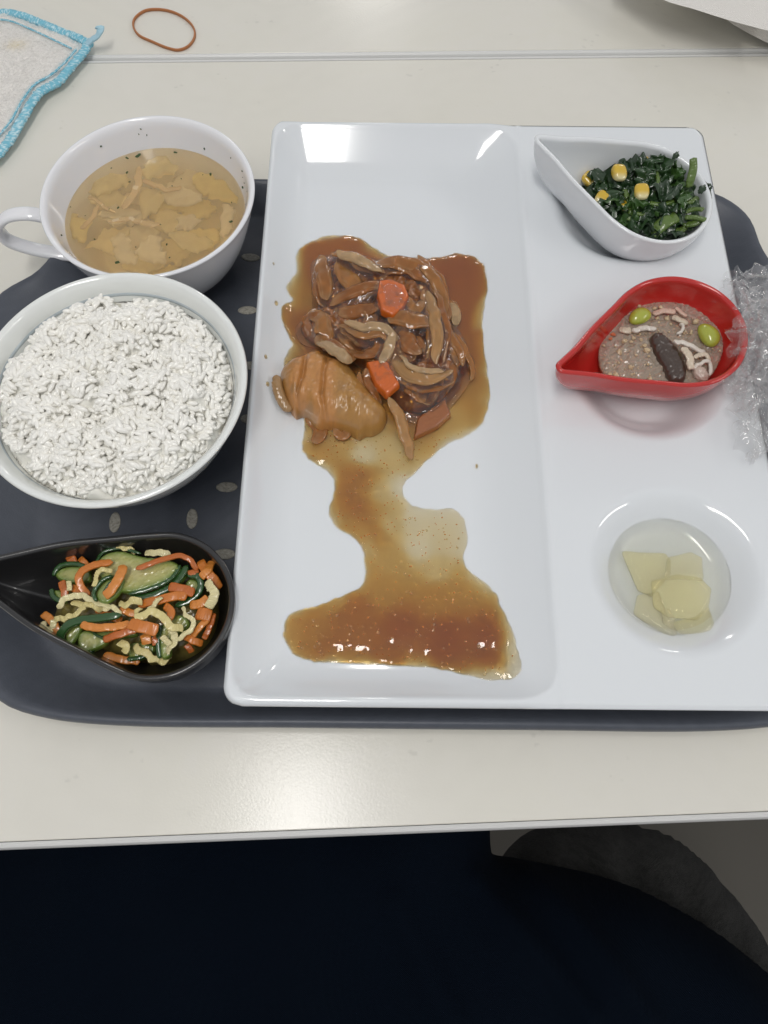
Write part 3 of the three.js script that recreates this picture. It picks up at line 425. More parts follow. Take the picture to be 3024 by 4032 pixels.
[[[[-.1321,-.3506],[-.1277,-.3519],[-.1225,-.3465],[-.1174,-.3412],[-.1258,-.3357],[-.1355,-.3344],[-.1389,-.3403]], 2, 0], [[[-.136,-.326],[-.1259,-.3273],[-.1236,-.3169],[-.1296,-.31],[-.1341,-.3077]], 4, 0], [[[-.1257,-.3256],[-.1081,-.3275],[-.102,-.3201],[-.1202,-.3164]], 4, 1], [[[-.1148,-.3064],[-.1066,-.311],[-.1016,-.3049],[-.1087,-.2981],[-.1137,-.2997]], 3, 1], [[[-.1482,-.2952],[-.1412,-.2948],[-.1354,-.2845],[-.1327,-.277],[-.1421,-.2769],[-.1457,-.2849]], 3, 1], [[[-.1331,-.282],[-.1299,-.2902],[-.1231,-.2946],[-.1213,-.287],[-.1168,-.2779],[-.1281,-.2762]], 2, 1], [[[-.1186,-.2989],[-.1004,-.2958],[-.0931,-.2921],[-.0994,-.2849],[-.11,-.2875]], 4, 0], [[[-.0913,-.315],[-.0844,-.3168],[-.0855,-.2993],[-.0895,-.2954]], 4, 1], [[[-.1589,-.3091],[-.1512,-.3166],[-.1421,-.315],[-.1352,-.3122],[-.1446,-.307]], 5, 1], [[[-.1742,-.3087],[-.1621,-.3043],[-.1628,-.2894],[-.1711,-.2948]], 4, 2], [[[-.1068,-.3417],[-.0907,-.3336],[-.0833,-.3197],[-.0959,-.3219],[-.1084,-.331]], 6, 2], [[[-.1666,-.3337],[-.1532,-.341],[-.1435,-.3363],[-.153,-.3268],[-.1632,-.3232]], 6, 0]].forEach(([o, deep, k], i) =>
  mesh('cabbage_piece', slab(smooth(o, 6).map(([x, z]) => [x + 0.0020 * n3(x * 260, i, z * 260) + 0.0006 * n3(x * 700, i, z * 700), z + 0.0020 * n3(x * 260, i + 9, z * 260) + 0.0006 * n3(x * 700, i + 5, z * 700)]), 0.0009, (x, z, d) => sY - 0.0008 - deep * 0.0007 + 0.0013 * fbm(x * 90, i, z * 90, 2) * clamp(d / 0.003) - 0.0015 * (1 - edge(d, 0.003)), (x, z, d) => sY - 0.0024 - deep * 0.0007 + 0.0010 * fbm(x * 90, i, z * 90, 2) * clamp(d / 0.003)), cabMats[k], k === 1 ? 'pale whitish cabbage piece sunk in the soup' : 'yellowish cabbage leaf piece sunk in the soup', 'cabbage', k === 1 ? 'whitish cabbage pieces in the soup' : 'yellowish cabbage pieces in the soup'));
for (let i = 0; i < 13; i++) { // larger leaves deeper in the cup
  const a = i * 2.4, r = 0.034 * Math.sqrt((i + 0.5) / 13), cx = CUP[0] + r * Math.cos(a), cz = CUP[1] + r * Math.sin(a), o = []; for (let k = 0; k < 9; k++) { const b = k / 9 * 6.283, q = R(0.006, 0.0115); o.push([cx + q * Math.cos(b) * 1.2, cz + q * Math.sin(b)]); }
  const y0 = sY - 0.0075 - (i % 4) * 0.0016, gx = R(-0.12, 0.12), gz = R(-0.12, 0.12);
  mesh('cabbage_piece', slab(smooth(o, 8).map(([x, z]) => [x + 0.0026 * n3(x * 220, i, z * 220), z + 0.0026 * n3(x * 220, i + 9, z * 220)]), 0.0011, (x, z, d) => y0 + gx * (x - cx) + gz * (z - cz) + 0.0015 * fbm(x * 90, i, z * 90, 2), (x, z, d) => y0 - 0.001 + gx * (x - cx) + gz * (z - cz) + 0.0015 * fbm(x * 90, i, z * 90, 2)), cabMats[i % 3], i % 3 === 1 ? 'pale whitish cabbage piece sunk in the soup' : 'yellowish cabbage leaf piece sunk in the soup', 'cabbage', i % 3 === 1 ? 'whitish cabbage pieces in the soup' : 'yellowish cabbage pieces in the soup');
}
[[[[-.1385,0.0395,-.3417],[-.1382,0.0402,-.3274],[-.1405,0.0404,-.318],[-.1441,0.04,-.3106]], 46], [[[-.1384,0.0392,-.3317],[-.1288,0.04,-.3287],[-.1203,0.0402,-.3242],[-.1138,0.0392,-.3278]], 34], [[[-.1642,0.04,-.3185],[-.159,0.0402,-.3166],[-.1548,0.0402,-.3121],[-.1473,0.0395,-.3085]], 24], [[[-.151,0.0402,-.3013],[-.1395,0.0404,-.3033],[-.1305,0.0404,-.3006],[-.1219,0.0398,-.2999]], 34], [[[-.1578,0.0398,-.3138],[-.1603,0.0398,-.3025],[-.1652,0.039,-.2974]], 30]].forEach(([p, w]) => mesh('onion_strand', sweep(p, { w: w * 0.00010, th: 0.0010, n: 30, m: 10, e: 0.6, cap: 0.2, wob: 0.0007, wf: 160, curl: -0.0005 }), phys([0.80, 0.66, 0.44], { roughness: 0.3, clearcoat: 0.8, transmission: 0.45, thickness: 0.002, ior: 1.08 }), 'thin pale onion strand floating at the soup surface', 'onion', 'onion strands floating in the soup'));
{ // parsley flecks on the soup and dried to the cup
  const herb = phys([0.035, 0.075, 0.022], { roughness: 0.6 }), geo = [0, 1, 2].map((k) => lump((d) => { const s = 1 + 0.5 * n3(d.x * 1.6 + k * 7, d.y, d.z * 1.6); return [0.0011 * d.x * s, 0.00022 * d.y, 0.0007 * d.z * s]; }, 0));
  const put = (p, s, tilt, lab, grp) => { const m = mesh('herb_fleck', geo[Math.floor(rnd() * 3)], herb, lab, 'herb', grp); m.position.set(...p); m.rotation.set(tilt[0], rnd() * 6, tilt[1]); m.scale.setScalar(s); };
  for (const [p, s] of [[[-.1401,0.0412,-.3483], 1.5], [[-.1461,0.0411,-.3465], 0.9], [[-.1538,0.041,-.3389], 0.5], [[-.1446,0.041,-.3358], 0.8], [[-.1423,0.041,-.3289], 0.55], [[-.0981,0.041,-.3351], 0.9], [[-.1195,0.041,-.351], 0.9], [[-.114,0.041,-.3316], 0.4], [[-.146,0.041,-.3105], 0.7], [[-.1508,0.041,-.3095], 0.4], [[-.1555,0.041,-.2887], 0.6], [[-.172,0.041,-.3107], 0.4], [[-.1414,0.041,-.2735], 1.2], [[-.1167,0.041,-.2857], 0.6], [[-.1217,0.041,-.2991], 0.5], [[-.0839,0.041,-.3016], 1.0], [[-.1185,0.041,-.3263], 0.5], [[-.1329,0.041,-.2837], 0.4], [[-.163,0.041,-.3047], 0.35], [[-.0848,0.041,-.3149], 0.4], [[-.1142,0.041,-.277], 0.5], [[-.1024,0.041,-.3347], 0.35]]) put([p[0], sY + 0.0002, p[2]], s, [0, 0], 'dark green herb fleck floating on the soup', 'herb flecks on the soup');
  const wall = (px, y, s) => { const dx = px[0] - CUP[0], dz = px[2] - CUP[1], a = Math.atan2(dz, dx), r = cupOut(y) - 0.0031 - 0.00035; put([CUP[0] + r * Math.cos(a), 0.0041 + y, CUP[1] + r * Math.sin(a)], s, [Math.sin(a) * 1.1, -Math.cos(a) * 1.1].map((q) => -q), 'dark green herb fleck dried to the inside of the cup wall', 'herb flecks on the cup wall'); };
  for (const [p, y, s] of [[[-.1367,0.053,-.3569], 0.048, 0.5], [[-.1383,0.051,-.3558], 0.0455, 0.4], [[-.1338,0.051,-.3545], 0.0445, 0.4], [[-.1599,0.052,-.3481], 0.046, 0.6], [[-.0854,0.052,-.3376], 0.046, 0.5], [[-.0761,0.053,-.3268], 0.048, 0.5], [[-.0783,0.052,-.3241], 0.0455, 0.45], [[-.0768,0.052,-.3207], 0.045, 0.45], [[-.0827,0.048,-.3202], 0.041, 0.8], [[-.0741,0.052,-.3127], 0.047, 0.4], [[-.076,0.05,-.3075], 0.043, 0.5], [[-.1694,0.048,-.2872], 0.042, 0.7], [[-.106,0.047,-.3422], 0.041, 0.6]]) wall(p, y, s);
}

// ---------------------------------------------------------------- teardrop bowls
function teardrop({ R: r, L, H, foot = 0.42, rise = 0.006, bend = 1.6, shift = 0.15, wall = 0.0026, full = 0 }) {
  const k = L / r, half = [[1, 0], [0.93, 0.37], [0.72, 0.69], [0.4, 0.915], [0, 1.0], [-0.4, 0.93], [-0.8, 0.745 + 0.07 * full], [lerp(-0.8, -k, 0.38), 0.50 + 0.11 * full], [lerp(-0.8, -k, 0.68), 0.27 + 0.10 * full], [lerp(-0.8, -k, 0.88), 0.145 + 0.05 * full], [-k + 0.03, 0.075]];
  const pts = [...half, [-k, 0], ...half.slice(1).reverse().map(([x, z]) => [x, -z])], line = smooth(pts, 6), n = line.length;
  const nrm = line.map((_, i) => { const a = line[(i + n - 1) % n], b = line[(i + 1) % n], l = Math.hypot(b[0] - a[0], b[1] - a[1]); return [(b[1] - a[1]) / l, -(b[0] - a[0]) / l]; });
  const off = (d) => line.map(([x, z], i) => [(x * r + nrm[i][0] * d), (z * r + nrm[i][1] * d)]);
  const rimY = line.map(([x]) => H + rise * Math.pow(clamp((-x + (bend < 1.3 ? 1 : 0.2)) / (k + (bend < 1.3 ? 1 : 0.2))), bend));
  const fx = -shift * r, base = line.map(([x, z]) => { const a = Math.atan2(z, x + shift); return [Math.cos(a), Math.sin(a)]; });
  const list = [];
  const ring = (rad, plan, f, y0, y1, g) => plan.map(([x, z], i) => [lerp(fx + base[i][0] * rad, x, f), lerp(y0, y1 ? rimY[i] + y1 : y0, g), lerp(base[i][1] * rad, z, f)]);
  const outer = off(0), inner = off(-wall), flatAt = (rad, y) => base.map(([c, s]) => [fx + c * rad, y, s * rad]);
  list.push(flatAt(0.001, 0.002), flatAt(foot * r - 0.002, 0.002), flatAt(foot * r - 0.0015, 0), flatAt(foot * r, 0), flatAt(foot * r + 0.0004, 0.0022));
  for (let i = 1; i <= 14; i++) { const s = i / 14; list.push(ring(foot * r + 0.0006, outer, Math.pow(Math.sin(s * Math.PI / 2), 0.9), 0.0022, -0.0012, 1 - Math.cos(s * Math.PI / 2) * (1 - 0.12 * s))); }
  list.push(off(0.0003).map(([x, z], i) => [x, rimY[i] - 0.0004, z]), off(-0.0004).map(([x, z], i) => [x, rimY[i] + 0.0003, z]), off(-0.0013).map(([x, z], i) => [x, rimY[i] + 0.0004, z]), off(-wall + 0.0003).map(([x, z], i) => [x, rimY[i] - 0.0004, z]));
  for (let i = 14; i >= 1; i--) { const s = i / 14; list.push(ring(foot * r * 0.55, inner, Math.pow(Math.sin(s * Math.PI / 2), 0.9), 0.0042, -0.0018, 1 - Math.cos(s * Math.PI / 2) * (1 - 0.12 * s))); }
  list.push(flatAt(foot * r * 0.5, 0.0042), flatAt(0.001, 0.0042));
  return rings(list, true, true);
}
const glaze = (c, rough = 0.12) => phys(c, { roughness: rough, clearcoat: 0.6, clearcoatRoughness: 0.03 });
function placeBowl(name, label, spec, mat, x, y, z, tx, tz) { const m = mesh(name, teardrop(spec), mat, label, 'bowl'); m.position.set(x, y, z); m.rotation.y = Math.atan2(tz, -tx); return m; }
const WB = [0.1388, -0.3085], RB = [0.1425, -0.2236], KB = [-0.0970, -0.0885];
placeBowl('teardrop_bowl', 'white teardrop bowl of spinach and corn on the plate', { R: 0.0322, L: 0.0670, H: 0.0292, rise: 0.0145, bend: 1.05 }, glaze([0.755, 0.78, 0.80]), WB[0], 0.0244, WB[1], -0.0612, -0.0265);
placeBowl('teardrop_bowl', 'red teardrop bowl of thick stew in the middle plate well', { R: 0.0318, L: 0.0685, H: 0.0318, rise: 0.006 }, glaze([0.50, 0.022, 0.018], 0.14), RB[0], 0.0244, RB[1], -0.0640, 0.0270);
placeBowl('teardrop_bowl', 'black teardrop bowl of cucumber salad on the grey tray', { R: 0.0328, L: 0.085, H: 0.0395, rise: 0.004, foot: 0.45, full: 1 }, glaze([0.018, 0.018, 0.019], 0.3), KB[0], 0.0042, KB[1], -0.0700, -0.0110);

// ---------------------------------------------------------------- cucumber salad in the black bowl
{
  mesh('mixed_salad', slab(smooth([[-.1511,-.0878],[-.1501,-.0991],[-.146,-.1099],[-.1332,-.114],[-.1187,-.1165],[-.0998,-.1151],[-.0843,-.109],[-.0765,-.0975],[-.0761,-.0856],[-.0809,-.0753],[-.091,-.0694],[-.1049,-.0672],[-.1195,-.0699],[-.134,-.0719],[-.1435,-.0776]], 4), 0.0012, (x, z, d) => 0.016 + 0.013 * edge(d, 0.016) + 0.001 * n3(x * 200, 0, z * 200), () => 0.0135), phys([0.20, 0.16, 0.04], { roughness: 0.35, clearcoat: 0.6 }), 'olive brown bottom of the cucumber salad', 'salad');  // one even olive brown body under the loose salad pieces
  const skinMat = phys([0.022, 0.075, 0.016], { roughness: 0.25, clearcoat: 0.8, clearcoatRoughness: 0.08 });
  const fleshMat = phys([1, 1, 1], { vertexColors: true, roughness: 0.3, clearcoat: 0.7, clearcoatRoughness: 0.1 });
  const flesh = () => (x, z, d) => { const n = fbm(x * 300, 5, z * 300, 2); let c = mix3([0.14, 0.22, 0.035], [0.42, 0.42, 0.14], sm(0.0002, 0.0035, d)); c = mix3(c, [0.54, 0.49, 0.22], sm(0.003, 0.008, d) * 0.8); return c.map((q) => q * 0.92 * (1 + 0.12 * n)); };
  const cuke = (label, poly, base, T, gx, gz, skins) => { const t = thing('cucumber_slice', label, 'cucumber', 'cucumber slices in the salad'); part(t, 'flesh', chunk(smooth(poly, 5), base, T, gx, gz, 0.0008, 0.0003, flesh()), fleshMat); for (const [p, w, h] of skins) part(t, 'skin', sweep(p, { w: w * 0.00008, th: (h ?? 0.0022) * 0.75, n: 30, m: 12, e: 0.6, cap: 0.12, rough: 0.00015 }), skinMat); };
  cuke('largest pale cucumber slice on top of the salad', [[-.1274,-.1067],[-.1246,-.1118],[-.118,-.1138],[-.1077,-.1114],[-.0983,-.1103],[-.0924,-.1087],[-.0903,-.1059],[-.094,-.1007],[-.1023,-.0964],[-.1111,-.0939],[-.118,-.0957],[-.1247,-.1008]], 0.0375, 0.0030, -0.03, 0.05, [[[[-.0903,0.039,-.1077],[-.094,0.0395,-.1009],[-.1028,0.04,-.096],[-.1115,0.0405,-.0934]], 22], [[[-.1284,0.039,-.1066],[-.1262,0.0375,-.1135],[-.1195,0.0372,-.1157],[-.109,0.0372,-.1133]], 20]]);
  cuke('green edged cucumber slice under the largest slice', [[-.1121,-.0925],[-.1032,-.0948],[-.0938,-.1001],[-.0879,-.1077],[-.0872,-.1058],[-.0929,-.0979],[-.1015,-.093],[-.1099,-.0917]], 0.0335, 0.002, 0, 0, [[[[-.0876,0.0368,-.1083],[-.093,0.0372,-.0991],[-.1018,0.0375,-.0938],[-.1119,0.0375,-.092]], 42, 0.0030]]);
  cuke('cucumber slice by the spout side of the salad', [[-.1476,-.104],[-.1447,-.1074],[-.1376,-.1082],[-.1319,-.106],[-.1308,-.1012],[-.137,-.0996],[-.1458,-.1018]], 0.0325, 0.0025, 0.05, 0.05, [[[[-.1484,0.034,-.1033],[-.1457,0.035,-.1077],[-.1386,0.0355,-.1088],[-.1325,0.0355,-.1068]], 26, 0.003]]);
  cuke('small dark cucumber slice under the spout end carrots', [[-.148,-.0975],[-.1444,-.0975],[-.1412,-.0927],[-.1422,-.0915],[-.146,-.0937]], 0.030, 0.0025, 0, 0, [[[[-.149,0.032,-.0981],[-.1473,0.032,-.0944],[-.1433,0.032,-.092]], 30, 0.003]]);
  cuke('curved cucumber slice with a carrot strip across it', [[-.1248,-.0929],[-.1223,-.0983],[-.118,-.1006],[-.1134,-.1001],[-.1146,-.0937],[-.1191,-.089],[-.1229,-.0894]], 0.0400, 0.0022, 0, 0.05, [[[[-.124,0.0422,-.0895],[-.1256,0.0422,-.0934],[-.1226,0.0422,-.0991],[-.1184,0.0422,-.1013]], 22, 0.003], [[[-.1215,0.043,-.0929],[-.1187,0.043,-.098],[-.1167,0.043,-.0986]], 14, 0.002]]);
  cuke('cucumber slice bent round at the near side of the bowl', [[-.1381,-.0779],[-.1349,-.0806],[-.1312,-.0812],[-.1317,-.078],[-.1352,-.0716],[-.1367,-.0723]], 0.0335, 0.002, 0, 0, [[[[-.1125,0.041,-.0841],[-.1222,0.0405,-.0827],[-.1307,0.0395,-.0819],[-.1366,0.0385,-.0795],[-.1394,0.0365,-.0752],[-.1375,0.034,-.0715]], 46, 0.003]]);
  cuke('pale green cucumber end lying at the near rim', [[-.1329,-.0767],[-.1305,-.079],[-.1232,-.077],[-.1198,-.0736],[-.1237,-.0709],[-.13,-.0692],[-.1327,-.0721]], 0.031, 0.003, 0, -0.1, [[[[-.1337,0.032,-.0724],[-.1313,0.0315,-.0696],[-.1247,0.032,-.0713]], 24, 0.003]]);
  cuke('cucumber slice crossed by two orange carrot strips', [[-.1263,-.0774],[-.119,-.079],[-.1092,-.079],[-.1068,-.0769],[-.1167,-.0752],[-.1222,-.0749]], 0.0325, 0.0022, 0, 0, [[[[-.1266,0.0345,-.0778],[-.1218,0.0345,-.0757],[-.1125,0.0345,-.0795]], 16]]);
  cuke('brownish green cucumber slice at the near right of the salad', [[-.0968,-.0797],[-.0928,-.0851],[-.0873,-.0854],[-.0842,-.0813],[-.0912,-.0741],[-.0914,-.0675],[-.0947,-.0663],[-.0964,-.0713]], 0.0335, 0.0025, 0.04, -0.06, [[[[-.0966,0.0355,-.0812],[-.0973,0.035,-.0738],[-.0961,0.0335,-.0668]], 30, 0.003]]);
  cuke('cucumber slice curling beside the plate side carrots', [[-.0873,-.1025],[-.083,-.1018],[-.0816,-.098],[-.0846,-.0939],[-.089,-.095]], 0.033, 0.002, 0, 0, [[[[-.0882,0.0355,-.1042],[-.0828,0.036,-.1031],[-.0812,0.0355,-.0984],[-.0843,0.035,-.0934],[-.0921,0.035,-.0896]], 40, 0.003]]);
  cuke('dark cucumber slice low at the near rim', [[-.1114,-.0733],[-.1074,-.0747],[-.0994,-.0727],[-.1004,-.0692],[-.1098,-.0666]], 0.029, 0.0025, 0, -0.08, [[[[-.1113,0.0305,-.0669],[-.1057,0.031,-.0677],[-.1003,0.031,-.0699]], 26, 0.003]]);
  const cm = [phys([0.56, 0.17, 0.022], { roughness: 0.35, clearcoat: 0.6, clearcoatRoughness: 0.15 }), phys([0.62, 0.22, 0.035], { roughness: 0.35, clearcoat: 0.6, clearcoatRoughness: 0.15 }), phys([0.47, 0.12, 0.016], { roughness: 0.35, clearcoat: 0.6, clearcoatRoughness: 0.15 })];
  [[[[-.1188,0.0435,-.107],[-.1262,0.043,-.106],[-.1319,0.042,-.1039],[-.134,0.041,-.1007],[-.1324,0.0395,-.0967],[-.1288,0.038,-.0928]], 46], [[[-.1136,0.0445,-.1057],[-.1146,0.0455,-.0994],[-.1174,0.0452,-.0937],[-.1202,0.044,-.0913]], 58], [[[-.1085,0.0435,-.1037],[-.1027,0.044,-.1063],[-.0957,0.0425,-.1096],[-.0907,0.0405,-.1113],[-.0858,0.039,-.1094],[-.0831,0.0365,-.1056]], 34], [[[-.0826,0.036,-.1109],[-.0791,0.038,-.1052],[-.0754,0.037,-.1014],[-.0728,0.034,-.0982]], 58], [[[-.0772,0.0355,-.1107],[-.0782,0.039,-.1048],[-.081,0.038,-.102]], 50], [[[-.0945,0.039,-.0978],[-.0886,0.0395,-.0964],[-.0831,0.0375,-.0952]], 60], [[[-.1075,0.038,-.0894],[-.0984,0.04,-.0909],[-.0901,0.0405,-.0931],[-.086,0.0385,-.0932]], 56], [[[-.1302,0.04,-.0797],[-.1198,0.0415,-.0782],[-.1084,0.041,-.0802]], 48], [[[-.1201,0.0385,-.0734],[-.1129,0.0405,-.0758],[-.1054,0.04,-.0782]], 46], [[[-.1088,0.0425,-.0802],[-.1013,0.0435,-.0781],[-.0958,0.042,-.077]], 74], [[[-.1145,0.039,-.0876],[-.1098,0.0395,-.0854],[-.1069,0.039,-.0847]], 46], [[[-.1434,0.036,-.1005],[-.1412,0.0365,-.0961],[-.1399,0.036,-.0924]], 48], [[[-.1384,0.037,-.0974],[-.1343,0.0375,-.0955],[-.1312,0.037,-.0945]], 44], [[[-.1505,0.033,-.0865],[-.1443,0.035,-.0819],[-.1409,0.034,-.0768]], 50], [[[-.1429,0.034,-.1139],[-.141,0.035,-.1112],[-.1394,0.035,-.1089]], 58], [[[-.1375,0.034,-.112],[-.1354,0.035,-.1101],[-.1333,0.035,-.1082]], 40], [[[-.1033,0.037,-.0767],[-.102,0.037,-.0746],[-.1015,0.036,-.0725]], 60], [[[-.0995,0.0355,-.0758],[-.0986,0.0355,-.074],[-.0981,0.035,-.0723]], 40], [[[-.0863,0.0355,-.0766],[-.0819,0.0355,-.0744],[-.0784,0.033,-.0736]], 44], [[[-.0767,0.0365,-.0836],[-.0795,0.037,-.0797],[-.0828,0.0355,-.0763]], 40], [[[-.0745,0.034,-.0872],[-.0757,0.0345,-.0805],[-.0783,0.0325,-.0756]], 38], [[[-.0816,0.037,-.0863],[-.078,0.0375,-.0855],[-.0751,0.036,-.085]], 80], [[[-.0851,0.036,-.0898],[-.0804,0.037,-.0905],[-.0769,0.0365,-.0932]], 58], [[[-.0858,0.032,-.0735],[-.0846,0.0315,-.0719],[-.0838,0.03,-.0705]], 40], [[[-.096,0.0395,-.0819],[-.0921,0.0405,-.0833],[-.0921,0.04,-.0865],[-.0955,0.039,-.0887]], 50], [[[-.1224,0.0295,-.069],[-.1138,0.0295,-.0672],[-.1061,0.0285,-.0665]], 48], [[[-.0874,0.036,-.1046],[-.0852,0.0365,-.105],[-.0827,0.036,-.1043]], 40], [[[-.1263,0.035,-.0886],[-.1198,0.036,-.0848],[-.1139,0.036,-.0827]], 50]].forEach(([p, w], i) => mesh('carrot_strip', sweep(p, { w: w * 0.000074, th: 0.0016, n: 30, m: 12, e: 0.5, cap: 0.09, rough: 0.00012, twist: R(-0.5, 0.5), wob: 0.0003 }), cm[i % 3], 'orange carrot strip mixed into the cucumber salad', 'carrot', 'carrot strips in the cucumber salad'));
  const em = [phys([0.64, 0.55, 0.24], { roughness: 0.5, clearcoat: 0.3 }), phys([0.70, 0.63, 0.35], { roughness: 0.5, clearcoat: 0.3 })];
  [[[[-.1226,0.037,-.1174],[-.1179,0.038,-.1165],[-.1114,0.037,-.1143]], 30], [[[-.1075,0.038,-.1133],[-.1029,0.0385,-.1134],[-.0956,0.0375,-.112]], 42], [[[-.118,0.045,-.1031],[-.1235,0.0445,-.1028],[-.1255,0.044,-.0998],[-.1263,0.0425,-.0963]], 28], [[[-.1424,0.0375,-.0877],[-.1379,0.0395,-.0916],[-.1306,0.0405,-.0923],[-.1244,0.041,-.0895],[-.1144,0.0405,-.0863]], 36], [[[-.1438,0.037,-.0834],[-.1367,0.039,-.0831],[-.1324,0.04,-.0849],[-.1291,0.0405,-.0878]], 34], [[[-.1491,0.034,-.0828],[-.147,0.034,-.0791],[-.1446,0.0345,-.0792],[-.144,0.036,-.0831]], 36], [[[-.1146,0.041,-.0881],[-.1088,0.042,-.0896],[-.1045,0.0415,-.0905]], 46], [[[-.0962,0.042,-.092],[-.0986,0.0425,-.0879],[-.1007,0.042,-.0851]], 28], [[[-.1064,0.0425,-.0823],[-.1,0.044,-.0848],[-.0935,0.044,-.0821],[-.0893,0.0425,-.0784],[-.0855,0.0405,-.0783]], 46], [[[-.0873,0.04,-.0876],[-.0839,0.041,-.0837],[-.0819,0.04,-.0805],[-.0864,0.039,-.0751],[-.0898,0.038,-.0731]], 28], [[[-.1048,0.0415,-.087],[-.106,0.042,-.0832]], 28], [[[-.0782,0.0395,-.1002],[-.0747,0.0385,-.0967],[-.075,0.0378,-.0912],[-.0763,0.0372,-.0883]], 58], [[[-.1082,0.034,-.0717],[-.1014,0.034,-.0684],[-.0952,0.0325,-.0658],[-.0918,0.033,-.0685]], 46], [[[-.0902,0.041,-.0781],[-.0895,0.039,-.0737],[-.0926,0.036,-.0686]], 40], [[[-.1134,0.037,-.0729],[-.1109,0.0372,-.0711],[-.1115,0.0362,-.0687]], 48], [[[-.1385,0.039,-.0996],[-.1383,0.039,-.0952]], 30], [[[-.1276,0.031,-.0693],[-.124,0.0305,-.0674]], 30], [[[-.0947,0.039,-.0757],[-.0909,0.0385,-.0717]], 34], [[[-.1364,0.0375,-.0907],[-.1278,0.039,-.0889],[-.122,0.039,-.0875]], 40], [[[-.1214,0.0405,-.0871],[-.1178,0.0412,-.0875],[-.1128,0.0405,-.0851]], 30]].forEach(([p, w], i) => mesh('egg_strip', sweep(p, { w: w * 0.000076, th: 0.0008, n: 46, m: 12, e: 0.6, cap: 0.05, rough: 0.0003, twist: R(-1.6, 1.6), wob: 0.0009, wf: 190 }), em[i % 2], 'pale yellow crinkled egg strip mixed into the cucumber salad', 'egg', 'egg strips in the cucumber salad'));
}

